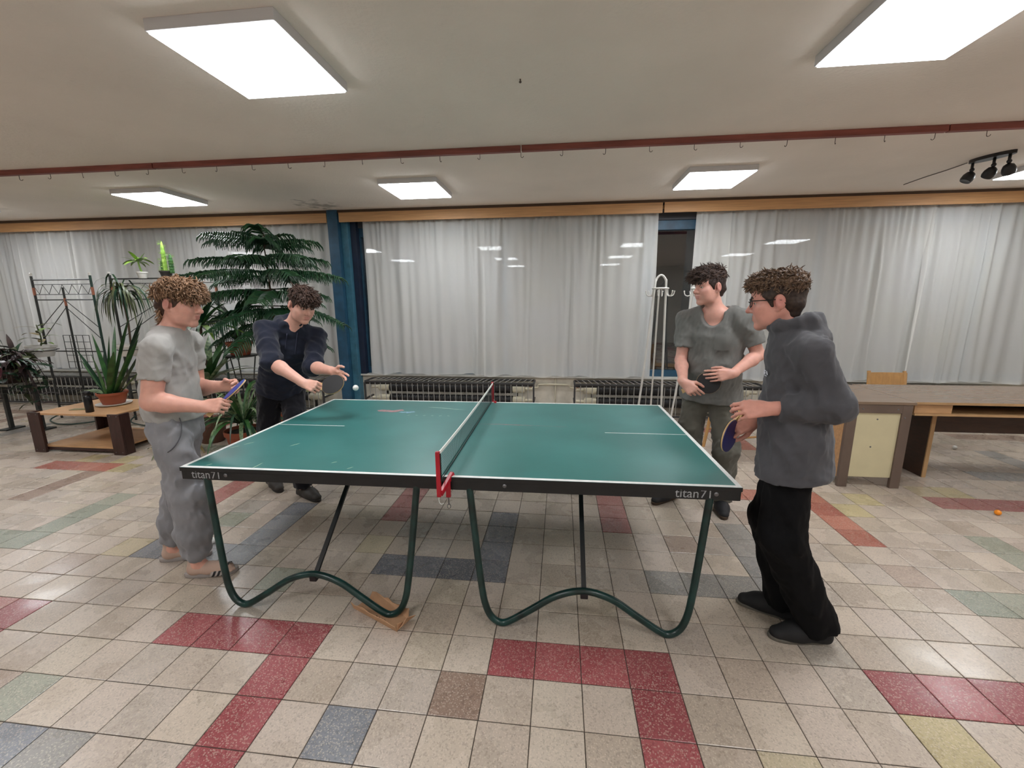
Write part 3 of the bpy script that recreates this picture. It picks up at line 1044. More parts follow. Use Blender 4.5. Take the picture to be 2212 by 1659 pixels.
def radiator(x0, x1, lab, ends=(True, True)):
    r = empty('radiator', ((x0 + x1) / 2, 4.12, 0), 0, lab, 'radiator', 'finned tube radiators')
    h = (x1 - x0) / 2
    for z in (.355, .19):
        prof = []
        L_ = 2 * h - .62
        n = int(L_ / .034)
        for i in range(n):
            a_ = -L_ / 2 + L_ * i / n
            st = L_ / n
            prof += [(.060, a_), (.066, a_ + st * .25), (.066, a_ + st * .7), (.060, a_ + st * .95)]
        m_ = Matrix.Translation((0, 0, z)) @ Matrix.Rotation(math.pi / 2, 4, 'Y')
        auto_smooth(MB().lathe(prof, 14, (0, 0, 0), m_).build('finned_tube', M_fin, r), 50)
        for s in (-1, 1):
            q = MB().lathe([(.05, L_ / 2), (.058, L_ / 2 + .01), (.058, L_ / 2 + .15), (.05, L_ / 2 + .17), (.022, L_ / 2 + .175), (.022, h - .03)] if s > 0 else
                           [(.022, -h + .03), (.022, -L_ / 2 - .175), (.05, -L_ / 2 - .17), (.058, -L_ / 2 - .15), (.058, -L_ / 2 - .01), (.05, -L_ / 2)], 14, (0, 0, 0), m_)
            auto_smooth(q.build('end_pipe', M_pipe, r), 50)
    for s in (-1, 1):
        MB().bbox((s * (h - .25) - .012, .02, 0), (s * (h - .25) + .012, .05, .30), .003).build('foot', M_fin, r)


def guard(x0, x1, lab):
    r = empty('radiator_guard', ((x0 + x1) / 2, 3.95, 0), 0, lab, 'radiator guard', 'wire radiator guards')
    h = (x1 - x0) / 2
    zt, yb = .475, .27
    t = .012
    f = MB()
    for y in (0, yb):
        f.bbox((-h, y - t, zt - 2 * t), (h, y + t, zt), .002)
    f.bbox((-h, -t, .03), (h, t, .03 + 2 * t), .002)
    for s in (-1, 1):
        f.bbox((s * h - t, -t, 0), (s * h + t, t, zt - 2 * t), .002).bbox((s * h - t, t, zt - 2 * t), (s * h + t, yb - t, zt), .002)
        f.bbox((s * h - t, t, .2), (s * h + t, yb - t, .222), .002)
    f.bbox((-h, .02, zt - .055), (h, .032, zt - .028), .002)
    f.build('guard_frame', M_caged, r)
    n = max(2, int(2 * h / .078))
    bar = MB().tube([(0, -.004, .045), (0, -.004, zt - .012), (0, .0, zt + .003), (.0, .01, zt + .005), (.05, yb - .01, zt + .005)], .0052, 6).mesh('bar', M_cage)
    bar2 = MB().tube([(0, -.004, .045), (0, -.004, zt - .012), (0, .0, zt + .003), (.0, .01, zt + .005), (-.05, yb - .01, zt + .005)], .0052, 6).mesh('bar', M_cage)
    for i in range(1, n):
        o_ = link('bar', bar if x0 < 0 else bar2, r)
        o_.location = (-h + 2 * h * i / n, 0, 0)


radiator(-9.4, -6.35, 'black finned radiator at the far left behind dark foliage')
guard(-9.4, -6.35, 'wire radiator guard at the far left behind dark foliage')
radiator(-6.2, -3.15, 'black finned radiator behind the low wooden table and plants')
guard(-6.2, -3.15, 'wire radiator guard behind the low wooden table and plants')
radiator(-2.5, -.06, 'black finned radiator behind the middle of the table tennis table')
guard(-2.5, -.06, 'wire radiator guard right of the blue column, behind the net')
radiator(.50, 2.95, 'black finned radiator behind the coat rack')
guard(.50, 2.95, 'wire radiator guard behind the coat rack')
radiator(3.4, 5.9, 'black finned radiator hidden behind the desk')
guard(3.4, 5.9, 'wire radiator guard hidden behind the desk')
# pipes on the wall between the radiators
pp = empty('heating_pipe', (.215, 4.2, 0), 0, 'cream heating pipes on the wall between the two radiator guards', 'pipe')
auto_smooth(MB().tube(bez([(-.36, -.03, .36), (-.24, .02, .362), (-.20, .04, .40), (.20, .04, .40), (.24, .02, .362), (.36, -.03, .36)], 4), .014, 8).build('pipe', M_pipe, pp), 60)
MB().tube([(.02, .055, .02), (.02, .055, .52)], .009, 8).build('riser', M_pipe, pp, True)
for s in (-1, 1):
    v_ = MB().lathe([(.012, 0), (.02, .006), (.02, .03), (.012, .036)], 10, (s * .33, -.04, .345)).build('valve', mat('valve_brass', (150, 104, 82), .4, metal=.4), pp)

# ------------------------------------------------------------------ black ceiling spotlights
M_spot = mat('spot_black', (32, 32, 34), .4)
sp = empty('spotlight_bar', (4.09, 2.80, CEIL), -1.2, 'black oval ceiling plate with three hanging spotlight heads', 'spotlight')
prof = []
pl = [(.16 * math.cos(w), .06 * math.sin(w)) for w in [k * math.pi / 12 for k in range(24)]]
auto_smooth(MB().prism(pl, -.028, 0).build('ceiling_plate', M_spot, sp))
for (dx, ang, yaw) in ((-.13, .5, 2.6), (.02, .7, 1.2), (.12, .6, .2)):
    st = MB().tube([(dx, 0, -.028), (dx, 0, -.06), (dx, .004, -.10)], .011, 8)
    st.sphere((dx, .004, -.085), .018, 10, 8)
    so = st.build('stem', M_spot, sp, True)
    m_ = Matrix.Translation((dx, .004, -.115)) @ Matrix.Rotation(yaw, 4, 'Z') @ Matrix.Rotation(ang, 4, 'X')
    auto_smooth(MB().lathe([(.028, -.075), (.040, -.078), (.046, -.06), (.045, -.03), (.034, -.002), (.014, .012)], 18, (0, 0, 0), m_).build('lamp_head', M_spot, sp), 40)
tag(MB().tube(bez([(4.05, 2.99, CEIL - .006), (4.06, 3.2, CEIL - .005), (4.05, 3.5, CEIL - .004), (4.06, 3.75, CEIL - .004)], 4), .004, 6).build('ceiling_cable', mat('cable_grey', (110, 104, 100), .6)), 'thin cable running along the ceiling from the spotlight plate', 'cable')

# ------------------------------------------------------------------ plants
def leaf_mat(name, rgb, rgb2, rough=.4, vscale=14):
    m = mat(name, rgb, rough, rgb2=rgb2, vscale=vscale, var=.15)
    b = m.node_tree.nodes['Principled BSDF']
    return m


M_lf = leaf_mat('leaf_green', (34, 70, 36), (62, 108, 52))
M_lfd = leaf_mat('leaf_dark', (20, 46, 32), (38, 72, 46))
M_lfl = leaf_mat('leaf_lime', (96, 140, 48), (150, 186, 82))
M_lfp = leaf_mat('leaf_purple', (40, 26, 32), (74, 56, 52))
M_lfv = leaf_mat('leaf_variegated', (46, 84, 48), (142, 160, 118), vscale=30)
M_lfo = leaf_mat('leaf_olive', (58, 66, 40), (96, 104, 70))
M_lfy = leaf_mat('leaf_dry', (120, 102, 60), (158, 142, 96))
M_terra = mat('terracotta', (150, 78, 52), .6, var=.12, vscale=8)
M_soil = mat('soil', (52, 40, 32), .95, var=.4, vscale=40, bump=.4)
M_potw = mat('pot_white', (214, 212, 206), .4, var=.05)
M_bark = mat('bark', (78, 62, 48), .8, var=.3, vscale=25, bump=.3)


def leaf_obj(name, m, parent, base, direction, length, width, droop=.4, fold=.15, tip=.75, n=7, twist=0.0, wav=0.0, strap=False):
    """one leaf: a tapering arched blade with a mid fold"""
    d = Vector(direction).normalized()
    p = Vector(base)
    side0 = d.cross(Vector((0, 0, 1)))
    if side0.length < 1e-3:
        side0 = Vector((random.uniform(-1, 1), random.uniform(-1, 1), 0))
    side0.normalize()
    V_, F_ = [], []
    st = length / n
    for i in range(n + 1):
        t = i / n
        w_ = width * .5 * (math.sin(math.pi * min(1, (t * .93 + .07)) ** tip) ** .8 if t < 1 else 0) + .0006
        if strap:
            w_ = width * .5 * min(1, (1 - t) * 3.2) ** .7 * (.62 + .38 * min(1, t * 3)) + .0006
        sd = (Matrix.Rotation(twist * t, 3, d) @ side0)
        up = sd.cross(d).normalized()
        wv = wav * math.sin(t * 9 + p.x * 30)
        V_ += [p + sd * w_ + up * (fold * w_ + wv), p, p - sd * w_ + up * (fold * w_ - wv)]
        d = (d + Vector((0, 0, -1)) * droop * (2.2 / n) * (.35 + t)).normalized()
        s2 = d.cross(Vector((0, 0, 1)))
        if s2.length > .15:
            s2.normalize()
            side0 = (side0 + (s2 if s2.dot(side0) > 0 else -s2) * .3).normalized()
        p = p + d * st
    for i in range(n):
        a_ = i * 3
        F_ += [(a_, a_ + 1, a_ + 4, a_ + 3), (a_ + 1, a_ + 2, a_ + 5, a_ + 4)]
    return MB().add(V_, F_).build(name, m, parent, True)


def pot(parent, r, h, m, z0=0.0, soil=True, saucer=False, name='pot'):
    o = MB().lathe([(r * .70, z0), (r * .72, z0 + .004), (r * .93, z0 + h * .78), (r * 1.0, z0 + h * .80), (r * 1.02, z0 + h), (r * .95, z0 + h), (r * .9, z0 + h * .88)], 28).build(name, m, parent)
    auto_smooth(o, 30)
    if soil:
        MB().lathe([(r * .90, z0 + h * .84), (r * .88, z0 + h * .885), (r * .4, z0 + h * .91), (.004, z0 + h * .92)], 16).build('soil', M_soil, o, True)
    if saucer:
        auto_smooth(MB().lathe([(r * .85, z0 - .014), (r * 1.15, z0 - .002), (r * 1.17, z0 + .006), (r * 1.1, z0 + .004), (r * .8, z0 - .001)], 28).build('saucer', M_potw, parent), 30)
    return o


def rosette(parent, c, n, length, width, m, elev=(.2, 1.4), droop=.5, rnd=None, lname='leaf', fold=.2, tip=.75, spread=.02, arc=(0, 2 * math.pi)):
    rnd = rnd or random.Random(1)
    for i in range(n):
        az = arc[0] + (arc[1] - arc[0]) * ((i * .618034) % 1.0) + rnd.uniform(-.1, .1)
        el = elev[0] + (elev[1] - elev[0]) * rnd.random()
        L_ = length * rnd.uniform(.7, 1.1)
        d = (math.cos(az) * math.cos(el), math.sin(az) * math.cos(el), math.sin(el))
        b = Vector(c) + Vector((math.cos(az) * spread, math.sin(az) * spread, rnd.uniform(-.02, .02)))
        mm_ = m[i % len(m)] if isinstance(m, (list, tuple)) else m
        leaf_obj(lname, mm_, parent, b, d, L_, width * rnd.uniform(.8, 1.15), droop * rnd.uniform(.7, 1.3), fold, tip, 7, rnd.uniform(-.5, .5))


# --- snake plant on the low table
rnd = random.Random(11)
sn = empty('snake_plant', (-4.84, 2.47, .437), 0, 'tall snake plant in terracotta pot on the low wooden table', 'plant')
pot(sn, .14, .135, M_terra, .014, saucer=True)
for i, (dx, dy, el, az, L_, w_) in enumerate([(0, 0, 1.25, .3, .82, .075), (.03, .02, 1.1, .1, .86, .07), (-.02, .01, 1.35, 2.9, .62, .07), (.05, -.02, .95, -.1, .70, .08), (-.04, -.03, 1.2, 3.4, .50, .06),
                                             (.02, -.05, 1.0, -.4, .55, .085), (.03, .05, 1.05, .5, .85, .05), (.05, .0, 1.15, .2, .9, .045), (-.03, .04, 1.3, 1.9, .7, .05), (.0, -.03, 1.38, 0, .6, .05), (-.05, .02, 1.3, 2.4, .42, .06), (.06, .03, .8, .3, .58, .06), (-.01, -.06, 1.4, -1.4, .45, .06), (.07, -.01, .9, .0, .75, .055), (-.06, -.02, .85, 2.9, .45, .06), (.01, .05, 1.2, .8, .66, .06)]):
    d = (math.cos(az) * math.cos(el), math.sin(az) * math.cos(el), math.sin(el))
    leaf_obj('leaf', [M_lf, M_lfd, M_lf][i % 3], sn, (dx, dy, .12), d, L_ * 1.15, w_ * .8, .06, .25, .62, 8, rnd.uniform(-.8, .8), strap=True)
for i in range(3):
    leaf_obj('leaf', M_lfv, sn, (-.06, -.04, .13), (-.6, -.3 + .2 * i, .3), .30, .05, .5, .1)
leaf_obj('leaf', M_lf, sn, (-.09, .0, .13), (-.3, -.3, .9), .14, .10, .3, .1)


# --- metal plant racks
M_iron = mat('rack_iron', (44, 46, 44), .45, var=.25, vscale=20)
M_irong = mat('rack_iron_green', (36, 62, 54), .45, var=.25, vscale=20)
M_copper = mat('rack_copper', (158, 98, 74), .5, var=.15)


def rack(x0, x1, y, lab, panel=False):
    r = empty('plant_rack', ((x0 + x1) / 2, y, 0), 0, lab, 'plant rack', 'black metal plant racks')
    h = (x1 - x0) / 2
    zt = 1.95
    for s in (-1, 1):
        p_ = MB().tube([(s * h, 0, 0), (s * h, 0, zt)], .014, 8).build('post', M_iron if s < 0 else M_irong, r)
        MB().lathe([(.016, zt), (.016, zt + .035), (.011, zt + .042)], 8, (s * h, 0, 0)).build('cap', M_potw, p_)
        MB().tube([(s * h, 0, 1.70), (s * h, 0, 1.80)], .0155, 8).build('copper_sleeve', M_copper, p_)
    MB().tube([(0, 0, .42), (0, 0, 1.80)], .012, 8).build('middle_post', M_iron, r)
    MB().tube([(0, 0, 1.56), (0, 0, 1.66)], .0135, 8).build('copper_sleeve', M_copper, r)
    for z, rr_ in ((1.90, .010), (1.84, .005), (1.71, .005), (1.64, .009), (.95, .009), (.42, .009), (.20, .008)):
        MB().tube([(-h, 0, z), (h, 0, z)], rr_, 6).build('crossbar', M_iron, r)
    zz = MB()
    n = 12
    for i in range(n):
        a_, b_ = -h + 2 * h * i / n, -h + 2 * h * (i + 1) / n
        zz.tube([(a_, 0, 1.715 if i % 2 else 1.835), (b_, 0, 1.835 if i % 2 else 1.715)], .003, 5)
    zz.build('zigzag', M_iron, r)
    for s in (-1, 1):
        MB().tube([(0, -.005, 1.64), (s * h, -.005, 1.27)], .0045, 6).build('brace', M_iron, r)
        MB().tube([(0, -.005, 1.54), (s * h, -.005, 1.12)], .0045, 6).build('brace', M_iron, r)
    for s in (-1, 1):
        MB().tube(bez([(s * h, 0, .06), (s * h * .8, -.20, .03), (s * h * .3, -.30, .012), (0, -.32, .012)], 4), .009, 6).build('foot', M_irong, r)
    if panel:
        g_ = MB()
        for i in range(5):
            g_.tube([(-.12 + i * .1, -.02, .72), (-.12 + i * .1, -.02, 1.17)], .004, 5)
        for i in range(6):
            g_.tube([(-.12, -.02, .72 + i * .09), (.28, -.02, .72 + i * .09)], .004, 5)
        g_.build('wire_panel', M_iron, r)
    return r


rack(-6.72, -5.83, 3.28, 'black metal plant rack with zigzag top and wire panel, left one', True)
rack(-5.54, -4.05, 3.28, 'wider black metal plant rack behind the boy in light grey t-shirt')
# ring-held planters
def planter(name, x, y, z, r, h, m, lab):
    q = empty(name, (x, y, z), 0, lab, 'plant')
    pot(q, r, h, m)
    MB().tube([(r * .93 * math.cos(w), r * .93 * math.sin(w), h * .55) for w in [k * math.pi / 10 for k in range(20)]], .005, 5, closed=True).build('holder_ring', M_iron, q)
    MB().tube([(0, r * .93, h * .55), (0, .2, h * .55)], .006, 6).build('holder_arm', M_iron, q)
    return q


q = planter('houseplant', -6.55, 3.10, .90, .15, .15, M_potw, 'small pale leaved plant in white pot on the left rack')
rnd = random.Random(21)
MB().tube(bez([(0, 0, .13), (.03, 0, .25), (.0, 0, .42)], 4), [.008] * 8 + [.004], 6).build('stem', M_lfo, q)
for i in range(9):
    az = i * 2.4
    leaf_obj('leaf', [M_lfl, M_lfy, M_lfo][i % 3], q, (.02, 0, .16 + .03 * i), (math.cos(az), math.sin(az), .5), .2 + .04 * (i % 3), .07, .6, .1, .6)
# dracaena with hanging leaves in white pot
q = planter('dracaena', -5.15, 3.05, .93, .15, .15, M_potw, 'drooping dracaena in white pot between the two racks')
MB().tube(bez([(0, 0, .12), (.02, .0, .45), (0, 0, .78)], 4), .012, 7).build('stem', M_bark, q)
rosette(q, (0, 0, .80), 64, .52, .024, [M_lfo, M_lfd, M_lfo], (.2, 1.45), 3.4, random.Random(5), spread=.015)
# cactus and flowering cactus on the rack top
q = empty('cactus', (-4.72, 3.28, 1.90), 0, 'green spiny cactus standing on top of the wider rack', 'plant')
pot(q, .07, .09, mat('pot_dark', (50, 46, 44), .6), 0)
for (dx, dy, hh) in ((0, 0, .40), (.09, .0, .24), (-.05, .02, .18)):
    pr_ = []
    cst = MB()
    n = 14
    for i in range(n + 1):
        t = i / n
        pr_.append((max(.002, .024 * (1 - t ** 6)) * (1 + .12 * (i % 2)), .06 + hh * t))
    cb_ = cst.lathe(pr_, 8, (dx, dy, 0)).build('cactus_stem', M_lfl if dx == 0 else M_lf, q)
    sp_ = MB()
    rr = random.Random(3)
    for i in range(60):
        w = rr.random() * 6.28; z = .08 + hh * rr.random() * .93
        sp_.tube([(dx + .022 * math.cos(w), dy + .022 * math.sin(w), z), (dx + .05 * math.cos(w), dy + .05 * math.sin(w), z + .006)], [.0022, .0006], 4)
    sp_.build('spines', M_lfl, cb_)
q = empty('succulent', (-5.02, 3.24, 1.90), 0, 'bright lime leafy succulent on top of the wider rack', 'plant')
pot(q, .06, .08, M_potw, 0)
MB().tube(bez([(0, 0, .07), (-.02, 0, .14), (-.03, 0, .22)], 3), .01, 6).build('stem', M_lfl, q)
rosette(q, (-.03, 0, .22), 14, .17, .055, M_lfl, (-.2, 1.3), .4, random.Random(9), tip=.6)

# --- dark purple bush on a stand at the left edge
bs = empty('purple_bush', (-6.34, 2.62, 0), 0, 'dark purple leaved bushy plant at the left edge', 'plant')
MB().bbox((-.45, -.16, .62), (.12, .30, .645), .004).build('stand_board', mat('board_grey', (168, 164, 150), .6), bs)
for sx in (-.40, .07):
    MB().bbox((sx - .02, .1, 0), (sx + .02, .14, .62), .003).build('stand_leg', M_iron, bs)
    MB().bbox((sx - .06, .02, 0), (sx + .06, .22, .02), .003).build('stand_foot', M_iron, bs)
pot(bs, .13, .17, mat('pot_brown', (70, 52, 44), .6), .645)
pb = bs.children[-1]
rnd = random.Random(31)
for i in range(60):
    az = rnd.uniform(0, 6.28); rr_ = rnd.random() ** .5
    tip_ = Vector((-.04 + .46 * rr_ * math.cos(az), .34 * rr_ * math.sin(az) - .06, 0))
    tip_.z = rnd.uniform(.38, 1.08 - .55 * max(0, tip_.x - .05))
    P = bez([(0, 0, .78), (tip_.x * .5, tip_.y * .5, .95 + .1 * tip_.z), tuple(tip_)], 3)
    MB().tube(P, [.005] * (len(P) - 1) + [.002], 5).build('stem', M_lfp, bs)
    for k in range(4):
        t = P[-1 - k] if k < 3 else P[-3]
        d = (rnd.uniform(-1, 1), rnd.uniform(-1, 1), rnd.uniform(-.2, .5))
        leaf_obj('leaf', [M_lfp, M_lfd, M_lfp, M_lfd, M_lfo][rnd.randrange(5)], bs, t, d, rnd.uniform(.12, .24), rnd.uniform(.04, .07), .6, .12, .6, 5, rnd.uniform(-1, 1))
for i in range(8):
    leaf_obj('leaf', M_lfp if i % 2 else M_lfd, bs, (.05 * i - .1, -.05, .92), (1, rnd.uniform(-.5, .3), .30), .42, .03, .5, .15)
for i in range(5):
    leaf_obj('leaf', M_lfl, bs, (-.25, 0, 1.26), (math.cos(i * 1.3), math.sin(i * 1.3) * .6, .25), .16, .08, .5, .1, .6)
MB().tube(bez([(-.05, 0, .8), (-.2, 0, 1.05), (-.25, 0, 1.26)], 3), .004, 5).build('stem', M_lfo, bs)

# --- Norfolk pine
pine = empty('norfolk_pine', (-3.08, 2.95, 0), 0, 'tall dark green Norfolk pine with drooping tiers of needles', 'plant')
pot(pine, .2, .3, M_terra, 0)
trunk = [(0, 0, .25), (.02, 0, .8), (-.01, .02, 1.4), (.0, .0, 1.9), (-.02, 0, 2.33)]
TP = bez(trunk, 6)
MB().tube(TP, [.022 - .018 * i / (len(TP) - 1) for i in range(len(TP))], 8).build('trunk', M_bark, pine, True)
M_ndl = leaf_mat('needle_green', (20, 58, 42), (46, 88, 50), vscale=9)
rnd = random.Random(41)


def pine_branch(z, az, L_, rise, sag):
    d = Vector((math.cos(az), math.sin(az), 0))
    n = 12
    sp = []
    for i in range(n + 1):
        t = i / n
        sp.append(Vector((0, 0, z)) + d * (L_ * t) + Vector((0, 0, rise * L_ * t - sag * L_ * t * t)))
    br = MB().tube(sp, [.007 - .005 * i / n for i in range(n + 1)], 5).build('branch', M_bark, pine)
    g_ = MB()
    sd = Vector((-d.y, d.x, 0))
    nb = int(L_ / .013)
    for k in range(nb):
        t = .10 + .9 * (k / nb)
        i = min(n - 1, int(t * n)); ft = t * n - i
        p = sp[i].lerp(sp[i + 1], ft)
        s = 1 if k % 2 else -1
        ln = (.17 * (1 - .55 * t) + .05) * rnd.uniform(.75, 1.15)
        o_ = (sd * s * .75 + d * .55).normalized()
        q1 = p + o_ * ln * .5 + Vector((0, 0, .01 - .012 * rnd.random()))
        q2 = p + o_ * ln * .9 + Vector((0, 0, -ln * .32))
        q3 = p + o_ * ln * 1.02 + Vector((0, 0, -ln * .62))
        g_.tube([p, q1, q2, q3], [.0065, .0075, .006, .002], 4)
    g_.build('needles', M_ndl, br)


for (z, nbr, L_, rise, sag, a0) in ((2.31, 4, .30, .55, .35, .4), (2.24, 6, .62, .30, .28, .15), (2.08, 7, .74, .12, .18, .5), (1.90, 7, .82, .14, .22, .1), (1.72, 7, .86, .10, .26, .55), (1.52, 6, .80, .0, .3, .3), (1.34, 5, .7, -.05, .35, .9)):
    for k in range(nbr):
        az = a0 + k * 2 * math.pi / nbr + rnd.uniform(-.15, .15)
        lk = L_ * rnd.uniform(.85, 1.1)
        if math.sin(az) > .45:
            lk *= .8
        pine_branch(z + rnd.uniform(-.03, .03), az, lk, rise, sag)

# --- plant in terracotta pot on a wire stand
st = empty('plant_stand', (-3.50, 2.88, 0), 0, 'dark wire plant stand carrying a terracotta pot', 'plant stand')
MB().lathe([(.17, .955), (.18, .96), (.18, .972), (.17, .976)], 24).build('tray', M_iron, st)
for k in range(3):
    w = k * 2.094 + .4
    MB().tube(bez([(.15 * math.cos(w), .15 * math.sin(w), .96), (.10 * math.cos(w), .10 * math.sin(w), .5), (.22 * math.cos(w), .22 * math.sin(w), 0.005)], 5), .007, 6).build('leg', M_iron, st)
MB().tube([(.115 * math.cos(w), .115 * math.sin(w), .55) for w in [k * math.pi / 8 for k in range(16)]], .005, 5, closed=True).build('brace_ring', M_iron, st)
q = empty('potted_yucca', (-3.50, 2.88, .977), 0, 'dark green strap leaved plant in terracotta pot on wire stand', 'plant')
pot(q, .14, .155, M_terra, 0, saucer=False)
MB().tube(bez([(0, 0, .13), (-.02, 0, .3), (-.04, .02, .42)], 4), .018, 8).build('stem', M_bark, q)
rosette(q, (-.04, .02, .40), 30, .48, .05, [M_lf, M_lfd, M_lf], (-.1, 1.2), .55, random.Random(51))
rosette(q, (0, 0, .14), 14, .30, .03, [M_lfd, M_lf], (.3, 1.3), .5, random.Random(52))
# --- taller leafy plant behind the boy in light grey
q = empty('corn_plant', (-3.72, 2.55, 0), 0, 'broad strap leaved green plant behind the blue bat', 'plant')
pot(q, .16, .26, mat('pot_brown2', (92, 60, 46), .6), 0)
MB().tube(bez([(0, 0, .22), (.03, 0, .6), (.05, 0, .95)], 4), .02, 8).build('stem', M_bark, q)
rosette(q, (.05, 0, .72), 26, .62, .075, [M_lf, M_lf, M_lfv], (.15, 1.25), .42, random.Random(53))
rosette(q, (.05, 0, 1.35), 26, .52, .06, [M_lf, M_lfl, M_lfd], (.0, 1.3), .5, random.Random(58))
MB().tube(bez([(.05, 0, .9), (.04, 0, 1.1), (.05, 0, 1.35)], 4), .014, 8).build('stem', M_bark, q)
# --- arching plant in the floor pot
q = empty('spider_plant', (-3.08, 2.28, 0), 0, 'arching variegated plant in terracotta pot on the floor by the table corner', 'plant')
pot(q, .19, .25, M_terra, 0)
rosette(q, (0, 0, .32), 84, .74, .036, [M_lfv, M_lf, M_lfv, M_lfd], (.4, 1.4), 1.5, random.Random(54), spread=.03)
# --- dry leaves fallen on the floor by the low table
LEAFL = ['longest dry leaf', 'curled dry leaf', 'olive dry leaf']
for i in range(9):
    rr = random.Random(60 + i)
    o = leaf_obj('dry_leaf', M_lfy if i % 3 else M_lfo, None, (0, 0, 0), (1, 0, .25), rr.uniform(.22, .4), .035, .5, .25, .7)
    o.location = (-4.02 + rr.uniform(-.22, .30), 2.22 + rr.uniform(-.18, .22), .03)
    o.rotation_euler = (0, 0, rr.uniform(0, 6.28))
    tag(o, 'dry fallen leaf on the floor between low table and grey sweatpants', 'leaf', 'dry leaves on the floor')
# --- maroon leaves hanging at the very left edge belong to the bush
M_maroon = leaf_mat('leaf_maroon', (60, 26, 36), (92, 44, 48))
M_orange = leaf_mat('leaf_orange', (150, 62, 34), (176, 96, 52))
for i, (dx, dz, mm_) in enumerate(((-.02, 1.02, M_orange), (-.05, .98, M_maroon), (.02, .96, M_maroon), (-.06, .90, M_maroon), (.0, .92, M_maroon))):
    leaf_obj('leaf', mm_, bs, (.30 + dx, -.34, dz - .04), (-.3 + .15 * i, -.4, -.6), .26, .12, .6, .1, .6)
MB().tube(bez([(0, 0, .8), (.15, -.2, 1.0), (.28, -.34, .95)], 3), .005, 5).build('stem', M_lfp, bs)

# ------------------------------------------------------------------ people: bodies and clothes grown as smooth implicit surfaces
def V3(*a):
    return np.array(a if len(a) > 1 else a[0], dtype=np.float64)


def nrm(v):
    v = np.asarray(v, float)
    return v / np.linalg.norm(v)


def smin(a, b, k):
    if k <= 0:
        return np.minimum(a, b)
    h = np.maximum(k - np.abs(a - b), 0) / k
    return np.minimum(a, b) - h * h * k * .25


class SDF:
    def __init__(self):
        self.ops = []

    def rc(self, a, b, ra, rb, k=.02, op='u', ax=None, sq=1.0, clip=None):
        """tapered capsule; ax, sq: squash along a direction (sq < 1 makes it thinner there)"""
        a, b = V3(a), V3(b)
        r = max(ra, rb)
        lo, hi = np.minimum(a, b) - r - k - .02, np.maximum(a, b) + r + k + .02
        axn = None if ax is None else nrm(ax)

        def f(P):
            pa = P - a
            ba = b - a
            if axn is not None:
                pa = pa + (pa @ axn)[..., None] * axn * (1 / sq - 1)
                ba = ba + (ba @ axn) * axn * (1 / sq - 1)
            t = np.clip((pa @ ba) / max(ba @ ba, 1e-12), 0, 1)
            d = np.linalg.norm(pa - t[..., None] * ba, axis=-1) - (ra + (rb - ra) * t)
            d = d * (1 if axn is None else (.35 + .65 * sq))
            return d if clip is None else -smin(-d, -((P - clip[0]) @ clip[1]), .004)
        self.ops.append((op, f, lo, hi, k))
        return self

    def ell(self, c, R, rad, k=.02, op='u'):
        """ellipsoid; R rows are its unit axes"""
        c, R, rad = V3(c), np.asarray(R, float), V3(rad)
        ext = np.sqrt(((R * rad[:, None]) ** 2).sum(0))
        lo, hi = c - ext - k - .02, c + ext + k + .02

        def f(P):
            q = (P - c) @ R.T
            k0 = np.linalg.norm(q / rad, axis=-1)
            k1 = np.linalg.norm(q / (rad * rad), axis=-1)
            return k0 * (k0 - 1) / np.maximum(k1, 1e-9)
        self.ops.append((op, f, lo, hi, k))
        return self

    def plane(self, n, c, k=.004):
        """keep the side the normal points away from"""
        n, c = nrm(n), V3(c)
        self.ops.append(('i', lambda P: (P - c) @ n, None, None, k))
        return self

    def disp(self, fn):
        self.ops.append(('d', fn, None, None, 0))
        return self

    def bounds(self):
        lo = np.min([o[2] for o in self.ops if o[0] == 'u'], axis=0)
        hi = np.max([o[3] for o in self.ops if o[0] == 'u'], axis=0)
        return lo, hi

    def mesh(self, h, fine=()):
        """surface nets on a rectilinear grid; fine: list of (z0, z1, hz)"""
        lo, hi = self.bounds()
        ax_ = [np.arange(lo[i], hi[i] + h, h) for i in range(2)]
        zs, z = [], lo[2]
        while z < hi[2] + h:
            zs.append(z)
            st = h * 1.35 if fine else h
            for (a, b, q) in fine:
                if a <= z <= b:
                    st = q
            z += st
        X, Y, Z = ax_[0], ax_[1], np.array(zs)
        G = np.full((len(X), len(Y), len(Z)), 1.0)
        for op, f, a, b, k in self.ops:
            if a is None:
                I = [slice(0, len(q)) for q in (X, Y, Z)]
            else:
                I = [slice(max(0, np.searchsorted(q, a[i]) - 1), min(len(q), np.searchsorted(q, b[i]) + 1)) for i, q in enumerate((X, Y, Z))]
            if any(s.stop <= s.start for s in I):
                continue
            S = G[I[0], I[1], I[2]]
            if op in ('i', 'd'):
                m = np.abs(S) < .05 if op == 'd' else S < .05
                ii = np.nonzero(m)
                P = np.stack([X[I[0]][ii[0]], Y[I[1]][ii[1]], Z[I[2]][ii[2]]], -1)
                if op == 'd':
                    S[m] = S[m] + f(P)
                else:
                    S[m] = -smin(-S[m], -f(P), k)
                G[I[0], I[1], I[2]] = S
                continue
            P = np.stack(np.meshgrid(X[I[0]], Y[I[1]], Z[I[2]], indexing='ij'), -1)
            d = f(P)
            G[I[0], I[1], I[2]] = smin(S, d, k) if op == 'u' else -smin(-S, d, k)
        return surface_nets(G, X, Y, Z)


